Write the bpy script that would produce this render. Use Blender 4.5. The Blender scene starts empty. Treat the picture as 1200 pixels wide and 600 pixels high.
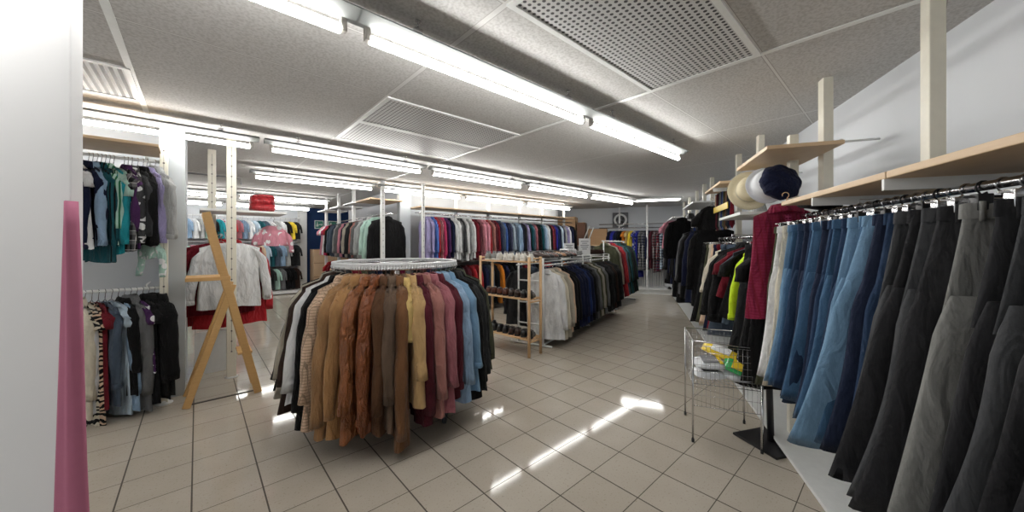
import bpy, bmesh, math, random
from mathutils import Vector, Matrix
PI = math.pi
SC = bpy.context.scene
COL = SC.collection
EYE, CEIL = 1.30, 2.323

# ------------------------------------------------------------ world frames
# (a,b): the tile / ceiling grid of the shop.  (c,s): the skewed right hand wall.  (d,e): the middle coat rack.
AX, BX = Vector((.743, .669)), Vector((-.669, .743))
NR, DR = Vector((.943, -.333)), Vector((.333, .943))
DC, NC = Vector((.534, .846)), Vector((-.846, .534))
def AB(a, b, z=0): v = AX*a+BX*b; return Vector((v.x, v.y, z))
def CS(c, s, z=0): v = NR*c+DR*s; return Vector((v.x, v.y, z))
ANG_A = math.atan2(AX.y, AX.x); ANG_B = math.atan2(BX.y, BX.x)
ANG_R = math.atan2(DR.y, DR.x); ANG_N = math.atan2(NR.y, NR.x)
ANG_C = math.atan2(DC.y, DC.x)

# ------------------------------------------------------------ materials
MATS = {}
def nt(name):
    m = bpy.data.materials.new(name); m.use_nodes = True
    n = m.node_tree; b = n.nodes['Principled BSDF']
    return m, n, b
class NB:
    def __init__(s, t): s.t = t
    def __call__(s, typ, **k):
        n = s.t.nodes.new('ShaderNode'+typ)
        for a, v in k.items(): setattr(n, a, v)
        return n
    def link(s, a, b): s.t.links.new(a, b)
    def m(s, op, a, b=None, c=None):
        n = s.t.nodes.new('ShaderNodeMath'); n.operation = op
        for i, v in enumerate((a, b, c)):
            if v is None: continue
            if isinstance(v, (int, float)): n.inputs[i].default_value = v
            else: s.t.links.new(v, n.inputs[i])
        return n.outputs[0]
    def mix(s, f, a, b):
        n = s.t.nodes.new('ShaderNodeMix'); n.data_type = 'RGBA'
        for sock, v in ((n.inputs[0], f), (n.inputs[6], a), (n.inputs[7], b)):
            if isinstance(v, (int, float)): sock.default_value = v
            elif isinstance(v, tuple): sock.default_value = (*v[:3], 1)
            else: s.t.links.new(v, sock)
        return n.outputs[2]
def plain(name, col, rough=.5, metal=0, emit=0, noise=.06, bump=0, scale=30, coat=0, alpha=1):
    if name in MATS: return MATS[name]
    m, t, b = nt(name); g = NB(t)
    tc = g('TexCoord'); nz = g('TexNoise'); nz.inputs['Scale'].default_value = scale
    g.link(tc.outputs['Object'], nz.inputs['Vector'])
    c = g.mix(nz.outputs['Fac'], tuple(x*(1-noise) for x in col), tuple(min(1, x*(1+noise)) for x in col))
    g.link(c, b.inputs['Base Color'])
    b.inputs['Roughness'].default_value = rough; b.inputs['Metallic'].default_value = metal
    b.inputs['Coat Weight'].default_value = coat; b.inputs['Alpha'].default_value = alpha
    if emit:
        b.inputs['Emission Color'].default_value = (*col, 1); b.inputs['Emission Strength'].default_value = emit
    if bump:
        bp = g('Bump'); bp.inputs['Strength'].default_value = bump; bp.inputs['Distance'].default_value = .004
        g.link(nz.outputs['Fac'], bp.inputs['Height']); g.link(bp.outputs[0], b.inputs['Normal'])
    MATS[name] = m; return m
def wood(name, c1, c2):
    if name in MATS: return MATS[name]
    m, t, b = nt(name); g = NB(t)
    tc = g('TexCoord'); mp = g('Mapping'); mp.inputs['Scale'].default_value = (3, 3, 22)
    mp.inputs['Rotation'].default_value = (.2, 1.45, .1)
    nz = g('TexNoise'); nz.inputs['Scale'].default_value = 6; nz.inputs['Detail'].default_value = 6
    g.link(tc.outputs['Object'], mp.inputs[0]); g.link(mp.outputs[0], nz.inputs['Vector'])
    g.link(g.mix(nz.outputs['Fac'], c1, c2), b.inputs['Base Color']); b.inputs['Roughness'].default_value = .45
    MATS[name] = m; return m
def cloth(col, kind='plain', col2=None):
    key = 'cloth_%s_%s_%s' % (kind, col, col2)
    if key in MATS: return MATS[key]
    m, t, b = nt('woven_' + kind); g = NB(t)
    tc = g('TexCoord'); oi = g('ObjectInfo')
    P = tc.outputs['Object']
    off = g('VectorMath', operation='ADD'); g.link(P, off.inputs[0])
    cmb = g('CombineXYZ'); g.link(g.m('MULTIPLY', oi.outputs['Random'], 7.3), cmb.inputs[0]); g.link(cmb.outputs[0], off.inputs[1])
    Q = off.outputs[0]
    sp = g('SeparateXYZ'); g.link(P, sp.inputs[0]); x, y, z = sp.outputs
    nz = g('TexNoise'); nz.inputs['Scale'].default_value = 9; nz.inputs['Detail'].default_value = 5
    mp = g('Mapping'); mp.inputs['Scale'].default_value = (1.6, 1.6, .5); g.link(Q, mp.inputs[0]); g.link(mp.outputs[0], nz.inputs['Vector'])
    fine = g('TexNoise'); fine.inputs['Scale'].default_value = 260; fine.inputs['Detail'].default_value = 2; g.link(Q, fine.inputs['Vector'])
    dk = tuple(v*.62 for v in col); lt = tuple(min(1, v*1.22+.004) for v in col)
    base = g.mix(g.m('MULTIPLY_ADD', nz.outputs['Fac'], 1.9, -.45), dk, lt)
    rough, bs, bd = .85, .75, .03
    xy = g.m('ADD', x, y)
    def per(v, f, w, ph=0.0): return g.m('LESS_THAN', g.m('FRACT', g.m('MULTIPLY_ADD', v, f, 50.3+ph)), w)
    if kind == 'denim':
        bs = .4
        wv = g('TexNoise'); wv.inputs['Scale'].default_value = 120
        mq = g('Mapping'); mq.inputs['Scale'].default_value = (3, 3, .5); g.link(Q, mq.inputs[0]); g.link(mq.outputs[0], wv.inputs['Vector'])
        base = g.mix(g.m('MULTIPLY', wv.outputs['Fac'], .4), base, tuple(min(1, v*1.9+.03) for v in col))
        # worn lighter thigh
        wear = g('MapRange'); wear.inputs[1].default_value = -.55; wear.inputs[2].default_value = -.2
        g.link(z, wear.inputs[0])
        big = g('TexNoise'); big.inputs['Scale'].default_value = 3.5; g.link(Q, big.inputs['Vector'])
        base = g.mix(g.m('MULTIPLY', g.m('MULTIPLY', wear.outputs[0], big.outputs['Fac']), .32), base, tuple(min(1, v*2.0+.05) for v in col))
    elif kind == 'leather':
        rough, bs, bd = .36, 1.0, .05; nz.inputs['Scale'].default_value = 16; b.inputs['Specular IOR Level'].default_value = .6
    elif kind == 'plaid':
        f1 = g.m('ADD', g.m('MULTIPLY', per(xy, 14, .45), .5), g.m('MULTIPLY', per(z, 14, .45), .5))
        base = g.mix(f1, base, col2); l = g.m('MAXIMUM', per(xy, 14, .06, .6), per(z, 14, .06, .6))
        base = g.mix(g.m('MULTIPLY', l, .6), base, (.75, .72, .7))
    elif kind == 'check':
        l = g.m('MAXIMUM', per(xy, 55, .22), per(z, 55, .22)); base = g.mix(g.m('MULTIPLY', l, .65), base, col2)
    elif kind == 'stripe':
        base = g.mix(per(xy, 30, .4), base, col2)
    elif kind == 'bands':
        base = g.mix(per(z, 16, .4), base, col2)
    elif kind == 'floral':
        v = g('TexVoronoi'); v.inputs['Scale'].default_value = 17; g.link(Q, v.inputs['Vector'])
        v2 = g('TexNoise'); v2.inputs['Scale'].default_value = 14; v2.inputs['Detail'].default_value = 1; g.link(Q, v2.inputs['Vector'])
        f = g.m('MULTIPLY', g.m('LESS_THAN', v.outputs['Distance'], .42), g.m('GREATER_THAN', v2.outputs['Fac'], .47))
        base = g.mix(f, base, col2)
    elif kind == 'blotch':
        v2 = g('TexNoise'); v2.inputs['Scale'].default_value = 7; v2.inputs['Detail'].default_value = 1; v2.inputs['Distortion'].default_value = .8; g.link(Q, v2.inputs['Vector'])
        base = g.mix(g.m('GREATER_THAN', v2.outputs['Fac'], .54), base, col2)
    elif kind == 'zebra':
        w = g('TexWave'); w.inputs['Scale'].default_value = 9; w.inputs['Distortion'].default_value = 9; w.inputs['Detail'].default_value = 1.5; w.inputs['Detail Scale'].default_value = 1.5
        w.bands_direction = 'Z'
        g.link(Q, w.inputs['Vector']); base = g.mix(g.m('GREATER_THAN', w.outputs['Fac'], .5), base, col2)
    elif kind == 'padded':
        rough = .45
    g.link(base, b.inputs['Base Color']); b.inputs['Roughness'].default_value = rough
    if kind not in ('leather', 'padded'):
        b.inputs['Sheen Weight'].default_value = .03 if sum(col) < .3 else .1
        b.inputs['Specular IOR Level'].default_value = .2
    wr = g('TexNoise'); wr.inputs['Scale'].default_value = 7; wr.inputs['Detail'].default_value = 3; wr.inputs['Distortion'].default_value = 1.2
    mw = g('Mapping'); mw.inputs['Scale'].default_value = (2.4, 2.4, .9); g.link(Q, mw.inputs[0]); g.link(mw.outputs[0], wr.inputs['Vector'])
    h = g.m('ADD', g.m('ADD', nz.outputs['Fac'], g.m('MULTIPLY', fine.outputs['Fac'], .05)), g.m('MULTIPLY', wr.outputs['Fac'], 1.3))
    if kind == 'padded':
        h = g.m('ADD', h, g.m('ABSOLUTE', g.m('SINE', g.m('MULTIPLY', z, 45))))
    bp = g('Bump'); bp.inputs['Strength'].default_value = bs; bp.inputs['Distance'].default_value = bd
    g.link(h, bp.inputs['Height']); g.link(bp.outputs[0], b.inputs['Normal'])
    MATS[key] = m; return m

CREAM = plain('cream_post_paint', (.80, .77, .66), .4)
WHITE = plain('white_enamel', (.82, .83, .82), .35)
CHROME = plain('chrome', (.62, .62, .63), .2, 1)
CHROME_W = plain('white_wire_coating', (.78, .79, .8), .3)
DARK = plain('black_plastic', (.015, .015, .017), .35)
SHELF = wood('beech_shelf', (.62, .43, .25), (.74, .55, .36))
PINE = wood('pine', (.60, .34, .12), (.74, .47, .2))
BIRCH = wood('pale_birch', (.63, .38, .19), (.78, .53, .30))
CARD = plain('cardboard', (.42, .26, .14), .85, scale=8)
CARD2 = plain('pale_cardboard', (.60, .42, .27), .85, scale=8)
PAPER = plain('paper', (.86, .87, .88), .7)
INK = plain('grey_ink', (.25, .25, .27), .7)

# ------------------------------------------------------------ mesh helpers
def mesh_of(bm, name, smooth=True):
    bmesh.ops.recalc_face_normals(bm, faces=bm.faces[:])
    me = bpy.data.meshes.new(name); bm.to_mesh(me); bm.free()
    if smooth:
        for p in me.polygons: p.use_smooth = True
    return me
def obj(name, me, mat=None, parent=None, loc=None, rot=None, smooth=True):
    if isinstance(me, bmesh.types.BMesh): me = mesh_of(me, name, smooth)
    o = bpy.data.objects.new(name, me); COL.objects.link(o)
    if mat is not None:
        if not me.materials: me.materials.append(mat)
        o.material_slots[0].link = 'OBJECT'; o.material_slots[0].material = mat
    if parent: o.parent = parent
    if loc is not None: o.location = loc
    if rot is not None: o.rotation_euler = (0, 0, rot) if isinstance(rot, (int, float)) else rot
    return o
def thing(name, loc, rot=0):
    o = bpy.data.objects.new(name, None); o.empty_display_size = .1; COL.objects.link(o)
    o.location = loc; o.rotation_euler = (0, 0, rot) if isinstance(rot, (int, float)) else rot
    return o
def tag(o, label, cat, group=None):
    o['label'] = label; o['category'] = cat
    if group: o['group'] = group
    return o
def struct(o, label=None): o['kind'] = 'structure'; return o
def box(bm, x0, x1, y0, y1, z0, z1, bev=0, M=None):
    r = bmesh.ops.create_cube(bm, size=1)
    vs = r['verts']
    for v in vs: v.co = Vector((x0+(v.co.x+.5)*(x1-x0), y0+(v.co.y+.5)*(y1-y0), z0+(v.co.z+.5)*(z1-z0)))
    if bev:
        es = list({e for v in vs for e in v.link_edges})
        r2 = bmesh.ops.bevel(bm, geom=es, offset=bev, segments=2, affect='EDGES', profile=.6)
        vs = list({v for f in r2['faces'] for v in f.verts} | {v for v in vs if v.is_valid})
    if M is not None:
        for v in vs: v.co = M @ v.co
    return bm
def tube(bm, pts, r, n=8, closed=False, caps=True):
    pts = [Vector(p) for p in pts]; K = len(pts)
    rings = []; up = None
    for i, p in enumerate(pts):
        a = pts[i-1] if (i > 0 or closed) else p
        b = pts[(i+1) % K] if (i < K-1 or closed) else p
        d = (b-a)
        if d.length < 1e-9: d = Vector((0, 0, 1))
        d.normalize()
        if up is None:
            up = Vector((0, 0, 1)) if abs(d.z) < .9 else Vector((1, 0, 0))
        u = (up - d*up.dot(d))
        if u.length < 1e-4: u = d.orthogonal()
        u.normalize(); up = u; w = d.cross(u)
        rr = r[i] if isinstance(r, (list, tuple)) else r
        rings.append([bm.verts.new(p+(u*math.cos(2*PI*k/n)+w*math.sin(2*PI*k/n))*rr) for k in range(n)])
    for i in range(K if closed else K-1):
        A, B = rings[i], rings[(i+1) % K]
        for k in range(n): bm.faces.new((A[k], A[(k+1) % n], B[(k+1) % n], B[k]))
    if caps and not closed:
        bm.faces.new(rings[0]); bm.faces.new(rings[-1])
    return bm
def loft(bm, rings, cap0=False, cap1=False):
    R = [[bm.verts.new(p) for p in r] for r in rings]; n = len(R[0])
    for i in range(len(R)-1):
        for k in range(n): bm.faces.new((R[i][k], R[i][(k+1) % n], R[i+1][(k+1) % n], R[i+1][k]))
    if cap0: bm.faces.new(R[0])
    if cap1: bm.faces.new(R[-1])
    return bm
def new(): return bmesh.new()
def bxobj(name, parent, mat, x0, x1, y0, y1, z0, z1, bev=.003, loc=None, rot=None):
    return obj(name, box(new(), x0, x1, y0, y1, z0, z1, bev), mat, parent, loc, rot, smooth=False)
def tbobj(name, parent, mat, pts, r, n=8, closed=False, loc=None, rot=None):
    return obj(name, tube(new(), pts, r, n, closed), mat, parent, loc, rot)

# ------------------------------------------------------------ garments (local frame: rail at the origin, x = width, z up)
Z0 = -.075
def g_lean(p, lean, L):
    t = max(0, min(1.1, (Z0-p.z)/L)); return Vector((p.x+lean*t**1.15, p.y, p.z))
def body_mesh(sw, L, th, flare, fold, seed, lean=0, N=30, M=16, drop=.05, neck=.28):
    rnd = random.Random(seed); k1, p1, k2, p2, p3 = rnd.uniform(4, 8), rnd.uniform(0, 6), rnd.uniform(7, 13), rnd.uniform(0, 6), rnd.uniform(0, 6)
    rings = []
    for i in range(M):
        t = i/(M-1); ring = []
        w = sw*(1-.05*math.sin(PI*min(1, t*1.3)))+flare*t
        d = .008+th*min(1, math.sqrt(t*3.2+.0001))*(1+.15*t)
        for k in range(N):
            a = 2*PI*k/N; cu, su = math.cos(a), math.sin(a)
            u = math.copysign(abs(cu)**.85, cu)
            zt = Z0-drop*max(0, (abs(u)-neck)/(1-neck))**1.25+(.0 if abs(u) > neck else -.006)
            q = 1+.38*t*math.sin(k2*u+p2+(1.2 if su > 0 else 0))
            y = d*math.copysign(abs(su)**.75, su)*q+fold*(.25+t)*math.sin(k1*u+p1+.8*t)
            z = zt-t*(L-(Z0-zt))+.008*t*math.sin(3*a+p3)
            ring.append(g_lean(Vector((u*w, y, z)), lean, L))
        rings.append(ring)
    return loft(new(), rings, cap0=True)
def sleeve_mesh(sw, Ls, r, side, seed, lean, L, drop=.05, out=.05, fwd=0., K=10, N=12, flat=.8):
    rnd = random.Random(seed*7+side); p = rnd.uniform(0, 6); rings = []
    for i in range(K+1):
        t = i/K
        cx = side*(sw*.86+.02+out*math.sin(t*1.5)); cy = fwd*math.sin(t*2.2)+.006*math.sin(5*t+p)
        cz = Z0-drop-.012-t*Ls
        if i == 0: cx = side*sw*.80; cz += .008
        rr = r*(.72 if i == 0 else 1)*(1-.30*t)*(1+.09*math.sin(11*t+p)+.05*math.sin(23*t+p*2))
        tilt = .5*side if i <= 1 else 0
        ring = []
        for k in range(N):
            a = 2*PI*k/N
            ox = math.cos(a)*rr; oy = math.sin(a)*rr*flat
            v = Vector((cx+ox, cy+oy, cz-ox*tilt*1.2))
            ring.append(g_lean(v, lean, L))
        rings.append(ring)
    # turned-in opening
    last = rings[-1]; c = sum(last, Vector())/N
    rings.append([c+(v-c)*.7+Vector((0, 0, .012)) for v in last])
    return loft(new(), rings, cap0=True, cap1=True)
def cuff_mesh(sw, Ls, r, side, lean, L, drop=.05, out=.05, fwd=0, flat=.8):
    rings = []
    for j, (dz, f) in enumerate(((.035, .66), (.03, .74), (-.006, .72), (-.008, .6))):
        t = 1; cx = side*(sw*.86+.02+out*math.sin(1.5)); cy = fwd*math.sin(2.2); cz = Z0-drop-.012-Ls+dz
        rings.append([g_lean(Vector((cx+math.cos(2*PI*k/12)*r*f, cy+math.sin(2*PI*k/12)*r*f*flat, cz)), lean, L) for k in range(12)])
    return loft(new(), rings)
def collar_mesh(rx=.075, ry=.034, h=.04):
    rings = []
    for z, f in ((-.012, 1.0), (h*.6, .86), (h, .84), (h*.9, 1.0), (h*.1, 1.22), (-.02, 1.3)):
        rings.append([Vector((math.cos(2*PI*k/16)*rx*f, math.sin(2*PI*k/16)*ry*f, Z0+z-.012*abs(math.cos(2*PI*k/16)))) for k in range(16)])
    return loft(new(), rings)
def hanger_bm(sw, wire=True):
    bm = new(); hook = []
    for i in range(9):
        a = math.radians(200-i*32); hook.append((.0+math.cos(a)*.017, 0, .0+math.sin(a)*.017))
    hook += [(.004, 0, -.03), (0, 0, -.055)]
    tube(bm, hook, .0022, 6)
    r = .003 if wire else .008
    w = sw*.82
    tube(bm, [(-w, 0, Z0-.048), (-w*.5, 0, Z0-.022), (0, 0, Z0+.016), (w*.5, 0, Z0-.022), (w, 0, Z0-.048)], r, 6)
    tube(bm, [(-w, 0, Z0-.048), (0, 0, Z0-.052), (w, 0, Z0-.048)], r*.8, 6)
    return bm
def clip_hanger_bm(w):
    bm = new(); hook = []
    for i in range(9):
        a = math.radians(200-i*32); hook.append((math.cos(a)*.017, 0, math.sin(a)*.017))
    hook += [(.003, 0, -.025), (0, 0, -.04)]
    tube(bm, hook, .0025, 6); tube(bm, [(-w, 0, -.042), (w, 0, -.042)], .003, 6)
    for s in (-1, 1):
        box(bm, s*w*.8-.014, s*w*.8+.014, -.011, .011, -.075, -.036, .002)
        tube(bm, [(s*w*.8-.012, 0, -.046), (s*w*.8, .012, -.034), (s*w*.8+.012, 0, -.046)], .0025, 5)
    return bm
def trouser_mesh(w, L, th, flare, seed, lean, N=22):
    """waist folded over a clip hanger, seat, then two separate legs"""
    rnd = random.Random(seed); bm = new(); p1, p2 = rnd.uniform(0, 6), rnd.uniform(0, 6); zt = -.062; cr = .27
    rings = []
    for i in range(7):
        t = i/6; z = zt-t*cr; ring = []
        for k in range(N):
            a = 2*PI*k/N; cu, su = math.cos(a), math.sin(a)
            x = math.copysign(abs(cu)**.8, cu)*w*(1+.15*t); y = su*th*(.5+1.0*t-1.05*t*t)*(1+.2*math.sin(5*x/w+p1))+.006*math.sin(6*x/w+p2)
            ring.append(g_lean(Vector((x, y, z)), lean, L))
        rings.append(ring)
    loft(bm, rings, cap0=True)
    for s in (-1, 1):
        rings = []
        for i in range(13):
            t = i/12; z = zt-cr*.78-t*(L-cr*.78); ring = []
            T = -(z-zt)/L
            cx = s*w*(.52+.05*T)*(1+flare*T*.8); hw = w*(.60+flare*T*.45)*(1-.12*math.sin(PI*t))*(.82 if i == 0 else .93 if i == 1 else 1); sh = .010*math.sin(4*t+p1+s)
            for k in range(16):
                a = 2*PI*k/16
                x = cx+math.copysign(abs(math.cos(a))**.85, math.cos(a))*hw
                y = math.sin(a)*th*(1.12-.25*t)*(.35 if i == 0 else .8 if i == 1 else 1)*(1+.15*math.sin(9*t+p2+s))+sh+s*.006
                ring.append(g_lean(Vector((x, y, z+.004*math.sin(2*a+p1)*t)), lean, L))
            rings.append(ring)
        c = rings[-1]; rings.append([v+Vector((0, 0, .03)) for v in [(sum(c, Vector())/16)+(u-sum(c, Vector())/16)*.88 for u in c]])
        loft(bm, rings, cap0=True, cap1=True)
    return bm
def waistband_mesh(w, th, N=22):
    rings = []
    for z, f in ((-.094, 1.05), (-.060, 1.04), (-.057, .97)):
        rings.append([Vector((math.copysign(abs(math.cos(2*PI*k/N))**.8, math.cos(2*PI*k/N))*w*1.01*f, math.sin(2*PI*k/N)*(th*.5+.004)*f, z)) for k in range(N)])
    bm = loft(new(), rings)
    for u in (-.85, -.4, .4, .85):
        for s in (-1, 1):
            y = s*(th*.5*math.sqrt(1-u*u)+.006); box(bm, u*w-.005, u*w+.005, min(y, y+s*.004), max(y, y+s*.004), -.1, -.054)
    return bm
def pocket_mesh(w, th):
    bm = new()
    for s in (-1, 1): box(bm, s*w*.5-.045, s*w*.5+.045, -th*.72-.004, -th*.72+.002, -.2, -.115, .002)
    return bm

MESH = {}
def cached(key, fn):
    if key not in MESH: MESH[key] = mesh_of(fn(), key[0])
    return MESH[key]
KINDS = {  # sw, L, thickness, flare, fold, sleeve len, sleeve r, collar, cuffs
    'coat':    dict(sw=.215, L=.86, th=.034, flare=.05, fold=.006, sl=.56, sr=.055, collar=1, cuff=0),
    'jacket':  dict(sw=.215, L=.68, th=.034, flare=.02, fold=.006, sl=.54, sr=.055, collar=1, cuff=1),
    'blazer':  dict(sw=.21, L=.70, th=.028, flare=.03, fold=.004, sl=.55, sr=.050, collar=1, cuff=0),
    'shirt':   dict(sw=.20, L=.68, th=.022, flare=.03, fold=.008, sl=.53, sr=.042, collar=1, cuff=1),
    'sweater': dict(sw=.20, L=.60, th=.028, flare=.01, fold=.006, sl=.52, sr=.050, collar=0, cuff=1),
    'cardigan': dict(sw=.20, L=.62, th=.026, flare=.02, fold=.007, sl=.52, sr=.046, collar=0, cuff=1),
    'hoodie':  dict(sw=.21, L=.62, th=.034, flare=.01, fold=.007, sl=.54, sr=.055, collar=1, cuff=1),
    't-shirt': dict(sw=.19, L=.56, th=.020, flare=.03, fold=.008, sl=.17, sr=.060, collar=0, cuff=0),
    'blouse':  dict(sw=.18, L=.56, th=.020, flare=.04, fold=.010, sl=.36, sr=.045, collar=1, cuff=0),
    'dress':   dict(sw=.17, L=.82, th=.022, flare=.08, fold=.012, sl=.12, sr=.050, collar=0, cuff=0),
    'vest':    dict(sw=.17, L=.56, th=.022, flare=.03, fold=.006, sl=0, sr=.05, collar=1, cuff=0),
    'child top': dict(sw=.125, L=.34, th=.020, flare=.02, fold=.006, sl=.24, sr=.032, collar=0, cuff=0),
}
CAT = {'t-shirt': 't-shirt', 'child top': 'top', 'coat': 'coat', 'blazer': 'jacket', 'cardigan': 'cardigan'}
NAMEK = {'t-shirt': 'tee_shirt', 'child top': 'child_top'}
def garment(kind, mat, loc, rot, L=None, lean=0, seed=0, small=False, sw=None, flare=None, th=None, trim=None, wire=True, out=.05, N=30, sl=None, sr=None):
    if kind in ('jeans', 'trousers', 'shorts', 'skirt'): return trousers(kind, mat, loc, rot, L or .78, lean, seed, small, sw or .155, flare if flare is not None else .25, th or .022, N)
    k = dict(KINDS[kind])
    if L: k['L'] = L
    if sw: k['sw'] = sw
    if flare is not None: k['flare'] = flare
    if th: k['th'] = th
    if sr: k['sr'] = sr
    root = thing(NAMEK.get(kind, kind), loc, rot)
    L_, s = round(k['L'], 2), k['sw']; key = (kind, L_, s, k['flare'], k['th'], seed, lean, out, sl, sr)
    obj('torso', cached(('torso',)+key, lambda: body_mesh(s, L_, k['th'], k['flare'], k['fold'], seed, lean, N=N)), mat, root)
    if k['sl']:
        sl = sl if sl and k['sl'] > .2 else k['sl'] if k['sl'] < .3 else max(min(k['sl'], L_-.04), min(k['sl']*1.3, L_-.19))
        for sd in (-1, 1):
            sv = obj('sleeve', cached(('sleeve', sd)+key, lambda: sleeve_mesh(s, sl, k['sr'], sd, seed, lean, L_, out=out, K=4 if sl < .2 else 10)), mat, root)
            if k['cuff'] and not small:
                obj('cuff', cached(('cuff', sd)+key, lambda: cuff_mesh(s, sl, k['sr'], sd, lean, L_, out=out)), trim or mat, sv)
    if k['collar'] and not small:
        obj('collar', cached(('collar', kind), lambda: collar_mesh(h=.045 if kind in ('coat', 'jacket', 'hoodie') else .032)), trim or mat, root)
    if not small or kind == 'child top':
        obj('hanger', cached(('hanger', s, wire), lambda: hanger_bm(s, wire)), CHROME if wire else DARK, root)
    root['cat_'] = CAT.get(kind, kind)
    return root
def trousers(kind, mat, loc, rot, L, lean, seed, small, w, flare, th, N):
    root = thing({'jeans': 'jeans', 'trousers': 'trousers', 'shorts': 'shorts', 'skirt': 'skirt'}[kind], loc, rot)
    L = round(L, 2); key = (L, w, th, flare, seed, lean)
    if kind == 'skirt':
        obj('skirt_panel', cached(('skirt',)+key, lambda: body_mesh(w, L, th, flare*w+.03, .012, seed, lean, drop=.0, neck=.9)), mat, root)
    else:
        obj('legs', cached(('legs',)+key, lambda: trouser_mesh(w, L, th, flare, seed, lean)), mat, root)
    if not small:
        obj('waistband', cached(('waist', w, th), lambda: waistband_mesh(w, th)), mat, root)
        if kind == 'jeans': obj('pocket', cached(('pocket', w, th), lambda: pocket_mesh(w, th)), mat, root)
    obj('hanger', cached(('clips', w), lambda: clip_hanger_bm(w)), DARK if seed % 3 == 1 else CHROME, root)
    root['cat_'] = kind
    return root

ORD = ['', 'first', 'second', 'third', 'fourth', 'fifth', 'sixth', 'seventh', 'eighth', 'ninth', 'tenth', 'eleventh', 'twelfth', 'thirteenth', 'fourteenth', 'fifteenth',
       'sixteenth', 'seventeenth', 'eighteenth', 'nineteenth', 'twentieth']
def label_row(items, where, end, group):
    """items: (object, description) in order from `end`"""
    descs = [d for _, d in items]; seen = {}
    for i, (o, d) in enumerate(items):
        c = o.get('cat_', 'top')
        if 'cat_' in o: del o['cat_']
        seen[d] = seen.get(d, 0)+1
        if descs.count(d) == 1: lab = '%s on %s' % (d, where)
        else: lab = '%s on %s, %s such from %s' % (d, where, ORD[seen[d]], end)
        if len(lab.split()) > 16: lab = ' '.join(lab.split()[:16])
        tag(o, lab, c, group)

# ------------------------------------------------------------ colours
C = {'black': (.006, .006, .007), 'charcoal': (.035, .037, .04), 'dark grey': (.07, .072, .078), 'grey': (.2, .205, .21), 'pale grey': (.42, .43, .43),
 'white': (.78, .79, .8), 'cream': (.70, .64, .52), 'greige': (.48, .44, .36), 'beige': (.72, .52, .37), 'camel': (.46, .26, .12), 'pale camel': (.62, .40, .18), 'tan': (.50, .27, .11),
 'rust': (.36, .10, .025), 'orange brown': (.42, .14, .04), 'brown': (.16, .075, .035), 'dark brown': (.055, .028, .02), 'taupe': (.19, .125, .085), 'chestnut': (.26, .12, .05),
 'pale yellow': (.72, .52, .20), 'yellow': (.85, .62, .05), 'lime': (.62, .85, .02), 'burgundy': (.13, .016, .03), 'dusty pink': (.46, .20, .17), 'rose': (.48, .17, .20), 'pink': (.75, .32, .40),
 'hot pink': (.62, .05, .16), 'red': (.55, .02, .03), 'dark red': (.24, .01, .025), 'maroon': (.20, .012, .05), 'crimson': (.34, .02, .075), 'purple': (.10, .03, .14), 'lilac': (.40, .36, .62),
 'navy': (.010, .016, .06), 'dark blue': (.015, .04, .16), 'blue': (.03, .10, .36), 'cobalt': (.02, .03, .42), 'light blue': (.30, .44, .62), 'pale blue': (.52, .64, .75), 'slate': (.10, .14, .20),
 'teal': (.01, .11, .14), 'turquoise': (.02, .38, .45), 'mint': (.45, .66, .58), 'green': (.03, .22, .10), 'dark green': (.012, .05, .035), 'olive': (.10, .105, .06), 'orange': (.80, .26, .02),
 'light denim': (.16, .29, .44), 'mid denim': (.05, .13, .25), 'dark denim': (.016, .045, .11), 'indigo denim': (.008, .018, .055), 'faded denim': (.26, .36, .46),
 'black denim': (.022, .022, .026), 'grey denim': (.075, .078, .085), 'pale grey denim': (.26, .26, .25), 'khaki': (.30, .26, .16)}
def tone(c):
    l = sum(c)/3; f = .62+.38*min(1, l/.6); return tuple(round(v*f, 4) for v in c)
def fab(desc):
    """'navy plaid' -> material"""
    d = desc; kind = 'plain'; c2 = None
    for k, kk in (('plaid', 'plaid'), ('checked', 'check'), ('striped', 'stripe'), ('banded', 'bands'), ('floral', 'floral'), ('blotched', 'blotch'), ('zebra', 'zebra'), ('leather', 'leather'), ('quilted', 'padded')):
        if k in d: kind = kk
    if 'denim' in d: kind = 'denim'
    best = ''
    for n in C:
        if d.startswith(n) and len(n) > len(best): best = n
    col = C[best or 'grey']
    if ' and ' in d:
        tail = d.split(' and ')[1]
        b2 = ''
        for n in C:
            if tail.startswith(n) and len(n) > len(b2): b2 = n
        c2 = C.get(b2)
    if kind in ('plaid', 'check', 'stripe', 'bands', 'floral', 'blotch', 'zebra') and c2 is None:
        c2 = tuple(min(1, v*2.2+.1) for v in col) if sum(col) < .6 else tuple(v*.35 for v in col)
    return cloth(tone(col), kind, tone(c2) if c2 else None)

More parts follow.
